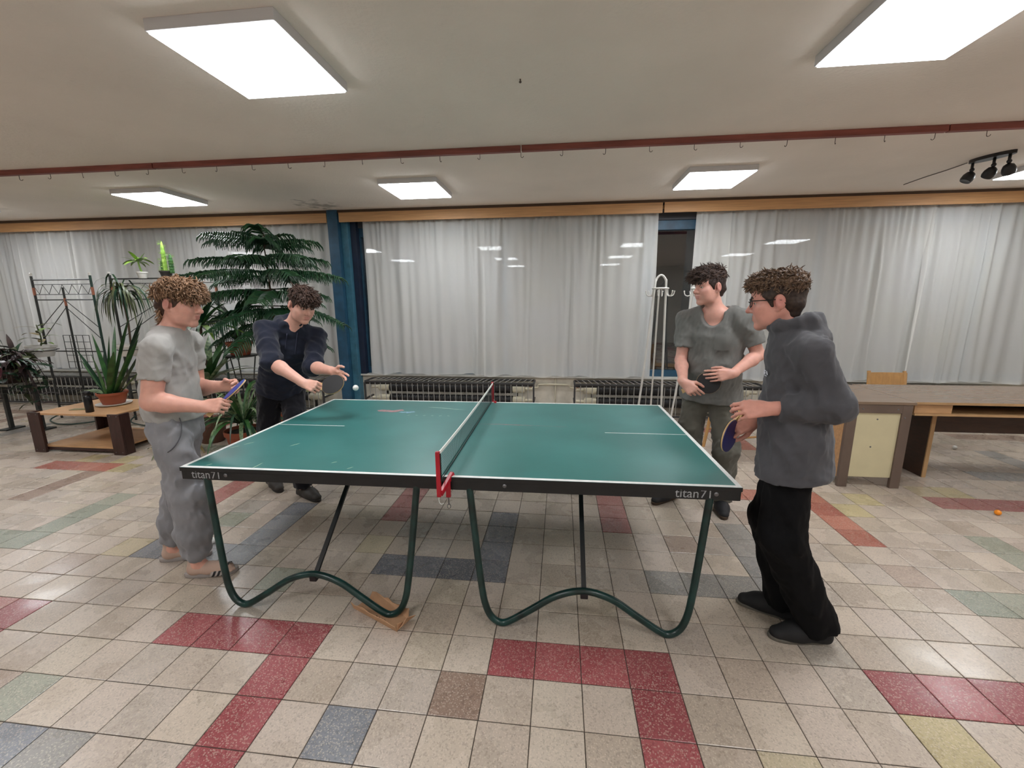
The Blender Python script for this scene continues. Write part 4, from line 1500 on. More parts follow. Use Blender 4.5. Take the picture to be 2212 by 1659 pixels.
def surface_nets(G, X, Y, Z):
    s = G < 0
    c = np.zeros(tuple(n - 1 for n in G.shape), np.int8)
    for i in (0, 1):
        for j in (0, 1):
            for k in (0, 1):
                c += s[i:G.shape[0] - 1 + i, j:G.shape[1] - 1 + j, k:G.shape[2] - 1 + k]
    idx = np.argwhere((c > 0) & (c < 8))
    num = np.full(c.shape, -1, np.int64)
    num[tuple(idx.T)] = np.arange(len(idx))
    acc = np.zeros((len(idx), 3))
    cnt = np.zeros(len(idx))
    cor = [(i, j, k) for i in (0, 1) for j in (0, 1) for k in (0, 1)]
    for a in cor:
        for axi in range(3):
            if a[axi]:
                continue
            b = list(a)
            b[axi] = 1
            ga = G[idx[:, 0] + a[0], idx[:, 1] + a[1], idx[:, 2] + a[2]]
            gb = G[idx[:, 0] + b[0], idx[:, 1] + b[1], idx[:, 2] + b[2]]
            m = (ga < 0) != (gb < 0)
            t = ga[m] / (ga[m] - gb[m])
            p = np.tile(np.array(a, float), (m.sum(), 1))
            p[:, axi] = t
            acc[m] += p
            cnt[m] += 1
    fr = acc / cnt[:, None]
    V = np.empty_like(fr)
    for i, q in enumerate((X, Y, Z)):
        V[:, i] = q[idx[:, i]] + fr[:, i] * (q[idx[:, i] + 1] - q[idx[:, i]])
    F = []
    for axi in range(3):
        o = [q for q in range(3) if q != axi]
        A = s.take(range(0, s.shape[axi] - 1), axis=axi)
        B = s.take(range(1, s.shape[axi]), axis=axi)
        e = np.argwhere(A != B)
        e = e[(e[:, o[0]] > 0) & (e[:, o[1]] > 0) & (e[:, o[0]] < s.shape[o[0]] - 1) & (e[:, o[1]] < s.shape[o[1]] - 1)]
        q = []
        for d0, d1 in ((1, 1), (0, 1), (0, 0), (1, 0)):
            w = e.copy()
            w[:, o[0]] -= d0
            w[:, o[1]] -= d1
            q.append(num[tuple(w.T)])
        Q = np.stack(q, -1)
        flip = A[tuple(e.T)]
        if axi == 1:
            flip = ~flip
        Q[~flip] = Q[~flip][:, ::-1]
        F.append(Q)
    return V, np.concatenate(F)


def np_mesh(name, V, F, m, parent):
    me = bpy.data.meshes.new(name)
    me.vertices.add(len(V))
    me.vertices.foreach_set('co', np.asarray(V, np.float32).ravel())
    me.loops.add(F.size)
    me.loops.foreach_set('vertex_index', F.astype(np.int32).ravel())
    me.polygons.add(len(F))
    me.polygons.foreach_set('loop_start', np.arange(0, F.size, 4, dtype=np.int32))
    me.polygons.foreach_set('use_smooth', np.ones(len(F), bool))
    me.update(calc_edges=True)
    me.validate()
    if m is not None:
        me.materials.append(m)
    o = bpy.data.objects.new(name, me)
    COL.objects.link(o)
    if parent is not None:
        o.parent = parent
        o.matrix_parent_inverse = Matrix.Translation(-Vector(parent.location))
    return o


def folds(seed, amp, freq=14.0, stretch=(1, 1, .45)):
    """cloth folds: warped ridged sines"""
    r = np.random.default_rng(seed)
    D = [(nrm(r.normal(size=3)) * np.array(stretch) * freq * r.uniform(.6, 1.7), r.uniform(0, 6.28), r.uniform(.5, 1)) for _ in range(6)]
    W = [(nrm(r.normal(size=3)) * freq * .45, r.uniform(0, 6.28)) for _ in range(3)]

    def f(P):
        w = sum(np.sin(P @ d + p) for d, p in W)
        s = 0
        for d, p, a in D:
            s = s + a * (1 - 2 * np.abs(np.sin((P @ d + p + .9 * w) * .5)))
        return -amp * (s / 3 + .35)
    return f


def frame_of(fwd, up=(0, 0, 1)):
    f = nrm(fwd)
    l = nrm(np.cross(up, f))
    u = np.cross(f, l)
    return f, l, u


FIN = [(.031, .086, (.043, .026, .022), .0088), (.0105, .090, (.047, .029, .023), .009), (-.0105, .086, (.043, .027, .022), .0086), (-.031, .078, (.034, .020, .019), .0076)]


def rotv(v, ax, ang):
    ax = nrm(ax)
    return v * math.cos(ang) + np.cross(ax, v) * math.sin(ang) + ax * (ax @ v) * (1 - math.cos(ang))


def add_hand(S, wr, a, n, right, curls, thumb=(.6, .3), spread=.06, sc=1.0):
    """palm of four metacarpals, four unequal three-bone fingers, thumb from the side of the palm"""
    a = nrm(a)
    n = nrm(n - a * (a @ n))
    s = np.cross(a, n) * (1 if right else -1)
    W = V3(wr)
    tips = []
    for i, (so, L, ph, r) in enumerate(FIN):
        kn = W + a * L * sc + s * so * sc - n * .004
        S.rc(W + a * .012 + s * so * .55 * sc, kn, .0145 * sc, .0115 * sc, .012)
        c = curls[i] if hasattr(curls[0], '__len__') else curls
        d = nrm(a + s * spread * (so / .031))
        p = kn
        for q in range(3):
            d = rotv(d, np.cross(d, n), c[q]) if np.linalg.norm(np.cross(d, n)) > 1e-6 else d
            e = p + d * ph[q] * sc
            S.rc(p, e, (r - .0006 * q) * sc, (r - .0006 * (q + 1)) * sc, .006 if q == 0 else .003)
            p = e
        tips.append(p)
    # heel and ball of the thumb
    S.rc(W + a * .02 + s * .02 * sc + n * .008, W + a * .055 + s * .024 * sc + n * .006, .016 * sc, .014 * sc, .012)
    t0 = W + a * .028 + s * .026 * sc + n * .006
    d = nrm(a * .62 + s * thumb[0] + n * thumb[1])
    t1 = t0 + d * .042 * sc
    d2 = nrm(d * .8 + a * .45 + n * thumb[1] * .5 - s * .25)
    t2 = t1 + d2 * .032 * sc
    t3 = t2 + nrm(d2 + a * .3 - s * .15) * .026 * sc
    S.rc(t0, t1, .0135 * sc, .0112 * sc, .012)
    S.rc(t1, t2, .0112 * sc, .0100 * sc, .004)
    S.rc(t2, t3, .0100 * sc, .0080 * sc, .003)
    S.rc(W - a * .02, W + a * .02, .026 * sc, .024 * sc, .015, ax=n, sq=.72)
    return tips


def add_head(S, c, fwd, up=(0, 0, 1), sc=1.0):
    f, l, u = frame_of(fwd, up)
    R = np.stack([l, f, u])

    def at(x, y, z):
        return V3(c) + (l * x + f * y + u * z) * sc

    def ell(p, rad, k, op='u', R_=R):
        S.ell(at(*p), R_, V3(rad) * sc, k * sc, op)
    ell((0, -.012, .042), (.0735, .096, .086), .02)
    ell((0, .012, .010), (.068, .080, .080), .03)
    ell((0, .030, -.050), (.055, .056, .070), .03)
    for s in (-1, 1):
        S.rc(at(s * .054, -.008, -.045), at(s * .044, .018, -.085), .016 * sc, .014 * sc, .03 * sc)
        S.rc(at(s * .044, .018, -.085), at(s * .014, .066, -.106), .014 * sc, .015 * sc, .02 * sc)
        S.rc(at(s * .050, .055, -.022), at(s * .040, .070, -.030), .016 * sc, .015 * sc, .025 * sc)      # cheekbone
    ell((0, .070, -.104), (.020, .016, .016), .02)
    for s in (-1, 1):
        ell((s * .036, .042, -.052), (.026, .036, .040), .03)
    # brow
    S.rc(at(-.040, .074, .022), at(.040, .074, .022), .013 * sc, .013 * sc, .02 * sc)
    ell((0, .058, .055), (.055, .035, .04), .03)
    for s in (-1, 1):
        ell((s * .031, .098, .000), (.017, .017, .0115), .014, 's')
    # nose
    S.rc(at(0, .089, .010), at(0, .110, -.030), .0078 * sc, .0105 * sc, .014 * sc)
    S.rc(at(0, .102, -.034), at(0, .1135, -.036), .0112 * sc, .0098 * sc, .008 * sc)
    for s in (-1, 1):
        S.ell(at(s * .012, .094, -.038), R, V3(.0085, .011, .008) * sc, .006 * sc)
        S.ell(at(s * .0065, .104, -.0475), R, V3(.0035, .005, .0035) * sc, .003 * sc, 's')
    # mouth
    ell((0, .076, -.068), (.028, .020, .022), .012)
    S.rc(at(-.017, .088, -.0635), at(.017, .088, -.0635), .0055 * sc, .0055 * sc, .005 * sc)
    S.rc(at(-.015, .088, -.0745), at(.015, .088, -.0745), .0062 * sc, .0062 * sc, .005 * sc)
    S.rc(at(-.022, .0975, -.069), at(.022, .0965, -.069), .0030 * sc, .0030 * sc, .003 * sc, 's')
    # ears
    for s in (-1, 1):
        Re = np.stack([rotv(l, u, s * .35), rotv(f, u, s * .35), u])
        Re = np.stack([rotv(q, l, .15) for q in Re])
        S.ell(at(s * .0805, -.016, -.004), Re, V3(.0095, .0205, .0325) * sc, .006 * sc)
        S.ell(at(s * .0915, -.012, .001), Re, V3(.0065, .0115, .020) * sc, .003 * sc, 's')
        S.ell(at(s * .077, -.008, -.034), R, V3(.006, .009, .010) * sc, .006 * sc)
    return at, (f, l, u, R)


def skin_mat(name, rgb, lip):
    m = mat(name, rgb, .45, var=.06, vscale=40, bump=.04, bscale=350, sss=.12)
    nt = m.node_tree
    b = nt.nodes['Principled BSDF']
    src = b.inputs['Base Color'].links[0].from_socket
    at = nt.nodes.new('ShaderNodeAttribute')
    at.attribute_name = 'flush'
    mx = nt.nodes.new('ShaderNodeMix')
    mx.data_type = 'RGBA'
    mx.inputs[7].default_value = (*s2l(lip), 1)
    nt.links.new(at.outputs['Fac'], mx.inputs[0])
    nt.links.new(src, mx.inputs[6])
    nt.links.new(mx.outputs[2], b.inputs['Base Color'])
    return m


def hair_mat(name, dark, light):
    m = mat(name, dark, .5, rgb2=light, vscale=70, var=.2, spec=.3, detail=3)
    return m


def mirror_sh(nk, l, w, dz=-.05):
    return nk + l * w + V3(0, 0, dz)


M_eye = mat('eye_white', (190, 180, 172), .25)
M_iris = mat('iris_brown', (58, 44, 36), .15)
M_brow_d = mat('eyebrow_dark', (52, 38, 32), .7)
M_brow_l = mat('eyebrow_brown', (98, 72, 52), .7)


def curve_clump(mb, p, d, n, L, r, bend, rnd):
    """a tapering lock of hair"""
    pts, rad = [], []
    q = np.array(p, float)
    d = nrm(d)
    st = 5
    for i in range(st + 1):
        pts.append(Vector(q))
        rad.append(r * (1 - (i / st) ** 2.4) * (.75 + .5 * min(1, i / st * 2)) + .0006)
        q = q + d * L / st
        d = nrm(d + bend / st)
    mb.tube(pts, rad, 4, cap=False)


def person(cfg):
    J = {k: V3(v) for k, v in cfg['J'].items()}
    F = nrm(V3(*cfg['F'], 0))
    Lf = V3(-F[1], F[0], 0)
    up = V3(0, 0, 1)
    b = cfg.get('build', 1.0)
    root = empty('person', tuple((J['anR'] + J['anL']) / 2 * V3(1, 1, 0)), 0, cfg['label'], 'person')
    root.rotation_euler = (0, 0, 0)
    J.setdefault('shL', mirror_sh(J['neck'], Lf, .185 * b))
    J.setdefault('shR', mirror_sh(J['neck'], -Lf, .185 * b))
    hipw = .088
    J['hpL'] = J['pelvis'] + Lf * hipw
    J['hpR'] = J['pelvis'] - Lf * hipw
    aw = cfg.get('arm', 1.0)
    # ---- body
    S = SDF()
    hf = cfg['face']
    f, l, u = frame_of(hf, cfg.get('hup', (0, 0, 1)))
    hc = J['head']
    S.rc(J['neck'] - up * .03, hc - u * .065 - f * .022, .060 * b, .052, .03)
    add_headargs = add_head(S, hc, hf, cfg.get('hup', (0, 0, 1)), cfg.get('hsc', 1.0))
    at = add_headargs[0]
    spine = nrm(J['neck'] - J['pelvis'])
    tf = nrm(F - spine * (F @ spine))
    S.rc(J['neck'] - spine * .09, J['chest'], .10 * b, .128 * b, .04, ax=tf, sq=.66)
    S.rc(J['chest'], J['waist'], .128 * b, .112 * b, .04, ax=tf, sq=.68)
    S.rc(J['waist'], J['pelvis'], .112 * b, .125 * b, .04, ax=tf, sq=.72)
    for s in 'LR':
        S.rc(J['neck'] - up * .01, J['sh' + s] + up * .012, .048 * b, .046 * b, .04)
        S.rc(J['sh' + s], J['el' + s], .052 * aw, .041 * aw, .03)
        mid = J['el' + s] * .72 + J['wr' + s] * .28
        S.rc(J['el' + s], mid, .040 * aw, .043 * aw, .02)
        S.rc(mid, J['wr' + s], .043 * aw, .027 * aw, .02)
        S.rc(J['hp' + s], J['kn' + s], .075, .052, .04)
        S.rc(J['kn' + s], J['an' + s], .050, .036, .03)
        fd = V3(*cfg['ft' + s], 0)
        S.rc(J['an' + s] - V3(0, 0, .03), J['an' + s] + nrm(fd) * .10 - V3(0, 0, .055), .036, .026, .03)
        h = cfg['hand' + s]
        tips = add_hand(S, J['wr' + s], V3(h[0]), V3(h[1]), s == 'R', h[2], h[3], h[4] if len(h) > 4 else .06, cfg.get('handsc', 1.0))
    zh = hc[2]
    hz = [J['wrL'][2], J['wrR'][2]]
    Vv, Ff = S.mesh(.0052, fine=[(zh - .15, zh + .16, .0034), (min(hz) - .14, max(hz) + .12, .0046)])
    skin = skin_mat('skin_' + cfg['key'], cfg['skin'], cfg['lip'])
    body = np_mesh('body', Vv, Ff, skin, root)
    # flush: lips, nose tip, ears, cheeks, knuckles keep their own redder colour
    fl = np.zeros(len(Vv))

    def blob(p, r, a):
        d = np.linalg.norm(Vv - p, axis=1)
        np.maximum(fl, a * np.clip(1.6 - 1.6 * d / r, 0, 1), out=fl)
    for x in (-.014, 0, .014):
        blob(at(x, .096, -.0635), .011, .65)
        blob(at(x * .9, .096, -.0745), .011, .65)
    blob(at(0, .112, -.036), .02, .35)
    for s in (-1, 1):
        blob(at(s * .08, -.012, -.004), .034, .45)
        blob(at(s * .045, .075, -.035), .034, .14)
    a_ = body.data.attributes.new('flush', 'FLOAT', 'POINT')
    a_.data.foreach_set('value', fl.astype(np.float32))

    def child(name, V_, F_, m, par=root):
        return np_mesh(name, V_, F_, m, par)

    def mbchild(name, mb, m, smooth=True, par=root):
        o = mb.build(name, m, par, smooth)
        o.matrix_parent_inverse = Matrix.Translation(-Vector(root.location)) if par is root else Matrix.Identity(4)
        return o
    # ---- eyes and brows
    for s in (-1, 1):
        e = MB().sphere((0, 0, 0), .0122, 14, 10)
        c_ = at(s * .031, .0745, .000)
        e.v = [tuple(np.array(v) + c_) for v in e.v]
        eo = mbchild('eye', e, M_eye)
        gz = nrm(V3(cfg.get('gaze', hf)))
        ic = c_ + gz * .0098
        R3 = Vector(gz).to_track_quat('Z', 'Y').to_matrix().to_4x4()
        m_ = Matrix.Translation(Vector(ic)) @ R3
        mbchild('iris', MB().lathe([(.0068, 0), (.0060, .0018), (.0030, .0030), (.0005, .0033)], 14, (0, 0, 0), m_), M_iris, True, eo)
        # upper lid
        ld = SDF()
        ld.rc(at(s * .016, .0835, .0025), at(s * .030, .0870, .0062), .0030, .0040, .003)
        ld.rc(at(s * .030, .0870, .0062), at(s * .046, .0760, .0015), .0040, .0028, .003)
        V_, F_ = ld.mesh(.0016)
        child('eyelid', V_, F_, skin)
        bp_ = []
        for (bx, bz) in ((.012, .0185), (.020, .0225), (.030, .0250), (.040, .0245), (.050, .0200)):
            q = at(s * bx, .14, bz)
            dd = Vv - q
            al = dd @ f
            near = np.linalg.norm(dd - al[:, None] * f, axis=1) < .005
            bp_.append(q + f * (al[near].max() if near.any() else -.055))
        br = SDF()
        for k_ in range(4):
            br.rc(bp_[k_], bp_[k_ + 1], (.0046, .0048, .0044, .0036)[k_], (.0048, .0044, .0036, .0020)[k_], .004, ax=f, sq=.5)
        V_, F_ = br.mesh(.0016)
        child('eyebrow', V_, F_, cfg['brow'])
    # ---- hair
    H = cfg['hair']
    hm = hair_mat('hair_' + cfg['key'], H['dark'], H['light'])
    hs = hair_mat('hairside_' + cfg['key'], H['side'], H['side2'])
    R = add_headargs[1][3]
    # short back and sides: skull shell cut along the hairline
    S = SDF()
    S.ell(at(0, -.014, .044), R, V3(.0755, .0985, .0885), .01)
    S.ell(at(0, .012, .014), R, V3(.0745, .083, .082), .03)
    S.rc(at(-.03, -.075, -.02), at(.03, -.075, -.02), .028, .028, .03)
    S.rc(at(-.022, -.062, -.065), at(.022, -.062, -.065), .022, .022, .03)
    S.disp(folds(3, .0012, 220, (1, 1, 1)))
    S.ell(at(0, .100, -.036), R, V3(.20, .082, .075), .008, 's')
    S.ell(at(0, .142, .03), R, V3(.20, .088, .055), .01, 's')
    for s in (-1, 1):
        S.ell(at(s * .084, -.012, -.006), R, V3(.03, .0235, .0355), .004, 's')
    S.ell(at(0, .048, -.105), R, V3(.2, .080, .078), .006, 's')
    S.plane(-u, at(0, 0, H.get('nape', -.085)), .01)
    V_, F_ = S.mesh(.0036)
    child('hair_sides', V_, F_, hs)
    # longer top mass
    S = SDF()
    T = H['top']
    for (p, rad) in T['ell']:
        S.ell(at(*p), R, V3(rad), .03)
    S.disp(folds(cfg['seed'], T['amp'], T['freq'], (1, 1, 1)))
    S.disp(folds(cfg['seed'] + 5, T['amp'] * .5, T['freq'] * 2.7, (1, 1, 1)))
    for (p, rad) in T.get('cut', ()):
        S.ell(at(*p), R, V3(rad), .012, 's')
    V_, F_ = S.mesh(.0036)
    hair = child('hair', V_, F_, hm)
    # locks over the mass
    rnd = np.random.default_rng(cfg['seed'])
    mb = MB()
    fwd_, left_, up_ = add_headargs[1][0], add_headargs[1][1], add_headargs[1][2]
    cands = V_[rnd.choice(len(V_), min(len(V_), T.get('n', 420)), replace=False)]
    cen = at(0, -.01, .03)
    for p in cands:
        loc = R @ (p - cen)
        nn = nrm(p - cen)
        if nn @ up_ < T.get('minup', .05):
            continue
        sw = V3(T['sweep'])
        side = np.sign(loc[0]) if abs(loc[0]) > .01 else 0
        fl_ = left_ * (sw[0] + side * T.get('part', .2)) + fwd_ * sw[1] + up_ * sw[2]
        d = nrm(nn * T.get('lift', .5) + fl_ + rnd.normal(size=3) * T.get('rand', .35))
        bend = (-nn * .9 + fl_ * .6 - up_ * T.get('fall', .5)) + rnd.normal(size=3) * T.get('curl', .7)
        curve_clump(mb, p - nn * .006, d, nn, T['len'] * rnd.uniform(.6, 1.2), T.get('r', .0055) * rnd.uniform(.7, 1.2), bend, rnd)
    o = mb.build('locks', hm, hair, True)
    if H.get('extra'):
        H['extra'](at, hair, hm, rnd)
    # ---- trousers
    P = cfg['pants']
    S = SDF()
    e = P['ease']
    wst = J['waist'] * .45 + J['pelvis'] * .55
    S.rc(wst, J['pelvis'] - up * .03, .128 * b + e, .135 * b + e, .03, ax=F, sq=.76)
    for s in 'LR':
        h0, kn, an = J['hp' + s], J['kn' + s], J['an' + s]
        S.rc(h0 - up * .02, kn, .080 + e * .8, P['knee'], .035)
        cuff = an + nrm(kn - an) * P['cuffup']
        if P.get('jog'):
            m1 = kn * .35 + cuff * .65
            S.rc(kn, m1, P['knee'], P['knee'] * .98, .03)
            S.rc(m1, cuff + nrm(kn - an) * .035, P['knee'] * .98, P['hem'] * 1.25, .03)
            S.rc(cuff + nrm(kn - an) * .03, cuff - nrm(kn - an) * .06, P['hem'], P['hem'], .012, clip=(cuff, nrm(an - kn)))
        else:
            S.rc(kn, cuff - nrm(kn - an) * .1, P['knee'], P['hem'], .03, clip=(cuff, nrm(an - kn)))
    S.disp(folds(cfg['seed'] + 11, P['amp'], P.get('freq', 62), (1, 1, .5)))
    S.disp(folds(cfg['seed'] + 12, P['amp'] * .4, 150, (1, 1, .7)))
    V_, F_ = S.mesh(.0085)
    trousers = child('trousers', V_, F_, P['mat'])
    if P.get('pocket'):
        pts = []
        for (a1, a2) in ((.075, .05), (.088, .0), (.085, -.06), (.06, -.11), (.03, -.135)):
            q = J['pelvis'] + F * a1 + up * a2 - Lf * .3
            dd = V_ - q
            al = dd @ Lf
            near = np.linalg.norm(dd - al[:, None] * Lf, axis=1) < .012
            if near.any():
                pts.append(tuple(q + Lf * (al[near].min() - .001)))
        if len(pts) > 2:
            mbchild('pocket_seam', MB().tube(bez(pts, 4), .0028, 5), P['pocket'], True, trousers)
    # ---- top
    T = cfg['top']
    S = SDF()
    e = T['ease']
    nk = J['neck']
    S.rc(nk - spine * .075, J['chest'], .118 * b + e * .6, .140 * b + e, .05, ax=tf, sq=.68)
    S.rc(J['chest'], J['waist'], .140 * b + e, .138 * b + e * 1.2 + T.get('wx', 0), .05, ax=tf, sq=.72)
    hem = J['pelvis'] - spine * T['hemdrop']
    S.rc(J['waist'], hem, .138 * b + e * 1.2 + T.get('wx', 0), T.get('hemr', .160) * b + e * 1.2, .05, ax=F, sq=T.get('hemsq', .78))
    if T['hemdrop'] > .05:
        for s in 'LR':
            h0, kn = J['hp' + s], J['kn' + s]
            rt = .080 + P['ease'] * .8 + .022
            S.rc(h0 + up * .02, h0 + (kn - h0) * .5, rt, rt, .06)
    for s in 'LR':
        sh, el, wr = J['sh' + s], J['el' + s], J['wr' + s]
        S.rc(nk - up * .012, sh + up * .014, .056 * b + e * .4, .054 * b + e * .4, .04)
        if T['sleeve'] == 'short':
            q = sh + (el - sh) * T['slen']
            S.rc(sh, q + nrm(el - sh) * .09, (.052 + e * .7) * aw * T.get('slv', 1), (.051 + e * .8) * aw * T.get('slv', 1), .022, clip=(q, nrm(el - sh)))
        else:
            S.rc(sh, el, .058 * aw + e * .8, .052 * aw + e * .7, .022)
            if T['sleeve'] == 'long':
                q = wr + (el - wr) * T.get('cuff', .08)
                S.rc(el, el * .3 + q * .7, .056 * aw + e * .7, .046 * aw + e * .5, .03)
                S.rc(el * .3 + q * .7, q + nrm(wr - el) * .05, .046 * aw + e * .5, .032 * aw + e * .22, .015, clip=(q, nrm(wr - el)))
            else:
                q = el + (wr - el) * T['push']
                S.rc(el, q + nrm(wr - el) * .08, .058 * aw + e * .6, .046 * aw + e * .3, .02, clip=(q, nrm(wr - el)))
    if T.get('hood'):
        hb = J['neck'] - F * .085 - up * .01
        ring = []
        for k_ in range(9):
            w = -2.5 + 5.0 * k_ / 8
            back = math.cos(w)
            ring.append(nk + (-F * (.085 * back - .005) + Lf * .088 * math.sin(w)) + up * (.045 + .02 * back))
        for k_ in range(8):
            w = abs(-2.5 + 5.0 * (k_ + .5) / 8) / 2.5
            S.rc(ring[k_], ring[k_ + 1], .030 - .010 * w, .030 - .010 * w, .02)
        S.ell(nk - F * .10 - up * .035, np.stack([Lf, F, up]), (.115, .048, .085), .04)
    S.disp(folds(cfg['seed'] + 21, T['amp'], T.get('freq', 66), (1, 1, .55)))
    S.disp(folds(cfg['seed'] + 22, T['amp'] * .4, 160, (1, 1, .8)))
    # openings
    for s in 'LR':
        sh, el, wr = J['sh' + s], J['el' + s], J['wr' + s]
        if T['sleeve'] == 'short':
            q = sh + (el - sh) * T['slen']
            nn = nrm(el - sh)
            S.rc(q - nn * .012, q + nn * .12, .047 * aw, .047 * aw, .004, 's')
    if T.get('neckcut'):
        for (p, rad) in T['neckcut']:
            c_ = nk + Lf * p[0] + F * p[1] + up * p[2]
            S.ell(c_, np.stack([Lf, F, up]), rad, .004, 's')
    S.plane(-spine + V3(T.get('hemtilt', (0, 0, 0))), hem, .004)
    V_, F_ = S.mesh(.0072)
    top = child(T['name'], V_, F_, T['mat'])
    if T.get('extra'):
        T['extra'](J, F, Lf, up, top, mbchild, V_)
    # ---- footwear
    for s in 'LR':
        cfg['shoe'](root, J['an' + s], nrm(V3(*cfg['ft' + s], 0)), s, cfg)
    return root, J, F, Lf


def foot_outline(L, W, s, n=28):
    """sole outline: heel at -x, toe at +x; s = +1 left foot, -1 right foot"""
    pts = []
    for k in range(n):
        w = 2 * math.pi * k / n
        x = math.cos(w)
        y = math.sin(w)
        wd = W * (.40 + .10 * x + .06 * math.cos(2 * w))
        pts.append((x * L / 2, (y * wd) + s * .010 * x * x * (1 if x > 0 else 0) * -1))
    return pts


def shoe_frame(an, d):
    m = Matrix.Identity(4)
    x, y = Vector((d[0], d[1], 0)), Vector((-d[1], d[0], 0))
    c = Vector((an[0] + d[0] * .065, an[1] + d[1] * .065, 0))
    for i in range(3):
        m[i][0], m[i][1], m[i][2], m[i][3] = x[i], y[i], (0, 0, 1)[i], c[i]
    return m


def make_shoe(root, an, d, side, cfg):
    st = cfg['shoestyle']
    m = shoe_frame(an, d)
    inv = Matrix.Translation(-Vector(root.location))
    M_ = inv @ m
    s = 1 if side == 'L' else -1
    L, W = .285, .10
    nm = st['name']
    out = foot_outline(L, W, s)
    th = st['sole']
    sole = MB()
    inner = [(x * .97, y * .93) for x, y in out]
    sole.add([M_ @ Vector((x, y, 0.001)) for x, y in inner] + [M_ @ Vector((x, y, .006)) for x, y in out] + [M_ @ Vector((x, y, th)) for x, y in out] + [M_ @ Vector((x * .97, y * .95, th + .002)) for x, y in out],
             [tuple(range(27, -1, -1)), tuple(range(84, 112))] + [(r * 28 + k, r * 28 + (k + 1) % 28, (r + 1) * 28 + (k + 1) % 28, (r + 1) * 28 + k) for r in range(3) for k in range(28)])
    sh = auto_smooth(sole.build(nm, st['solemat'], root), 50)
    S = SDF()
    if st['kind'] == 'slide':
        # band over the instep, open heel and toes
        S.rc((-.02, 0, .02), (.085, 0, .012), .055, .052, .01, ax=(0, 1, 0), sq=.92)
        S.rc((-.06, 0, .02), (.14, 0, .008), .044, .042, .004, 's', ax=(0, 1, 0), sq=.98)
        S.plane((0, 0, -1), (0, 0, .012)).plane((1, 0, .25), (.115, 0, 0)).plane((-1, 0, .5), (.015, 0, .03))
        V_, F_ = S.mesh(.0035)
        up_ = np_mesh('band', (np.c_[V_, np.ones(len(V_))] @ np.array(M_).T)[:, :3], F_, st['mat'], sh)
        # stripes across the band
        for i in range(3):
            B = MB()
            x0 = .026 + i * .024
            V2, F2 = [], []
            for k in range(11):
                w = -.25 + (math.pi + .5) * k / 10
                for dx in (0, .013):
                    xx = x0 + dx + .02 * math.sin(w)
                    tt = min(1, max(0, (xx + .02) / .105))
                    rr_ = .055 - .003 * tt + .0012
                    V2.append(M_ @ Vector((xx, rr_ * .92 * math.cos(w), max(.013, .02 - .008 * tt + rr_ * math.sin(w)))))
            for k in range(10):
                F2.append((2 * k, 2 * k + 1, 2 * k + 3, 2 * k + 2))
            B.add(V2, F2).build('stripe', st['stripe'], up_, True)
        # foot in a thin sock
        S = SDF()
        S.rc((-.075, 0, .055), (-.075, 0, .12), .036, .034, .02)
        S.rc((-.085, 0, .052), (.06, 0, .045), .034, .030, .03)
        S.rc((.0, .008 * s, .045), (.10, .012 * s, .036), .034, .022, .03)
        for k in range(5):
            yy = (-.026 + .013 * k)
            S.rc((.09, yy, .034), (.128 - .008 * abs(k - (1 if s < 0 else 3)), yy, .030), .010, .009, .006)
        S.plane((0, 0, -1), (0, 0, .021))
        V_, F_ = S.mesh(.004)
        np_mesh('sock', (np.c_[V_, np.ones(len(V_))] @ np.array(inv @ m).T)[:, :3], F_, st['sock'], sh)
    else:
        hgt = st.get('h', .085)
        S.rc((-.092, 0, .045), (-.085, 0, hgt), .040, .038, .03)
        S.rc((-.09, 0, .035), (.02, 0, .045), .042, .044, .03)
        S.rc((-.03, 0, .062), (.05, 0, .045), .034, .036, .03)
        S.rc((.02, -.002 * s, .036), (.10, -.006 * s, .028), .046, .036, .03, ax=(0, 0, 1), sq=.9)
        S.disp(folds(cfg['seed'] + 40, .0012, 60, (1, 1, 1)))
        S.plane((0, 0, -1), (0, 0, th))
        V_, F_ = S.mesh(.004)
        up_ = np_mesh('upper', (np.c_[V_, np.ones(len(V_))] @ np.array(M_).T)[:, :3], F_, st['mat'], sh)
        if st['kind'] == 'lace':
            for k in range(4):
                x0 = .005 + k * .020
                z0 = .098 - k * .0075
                P_ = [M_ @ Vector((x0 + .004 * j, (-.024 + .012 * j) * (1 if k % 2 else -1), z0 - .006 * abs(j - 2) ** 1.3)) for j in range(5)]
                MB().tube(P_, .0022, 5).build('lace', st['lace'], up_)
            P_ = bez([M_ @ Vector(q) for q in ((0, 0, .098), (-.004, .022, .103), (.008, .034, .088), (0, .002, .097), (-.004, -.02, .104), (.006, -.03, .09))], 4)
            MB().tube(P_, .002, 5).build('lace', st['lace'], up_)
    return sh


# ------------------------------------------------------------------ bats
M_wood = mat('bat_wood', (206, 172, 120), .45, var=.12, vscale=10)


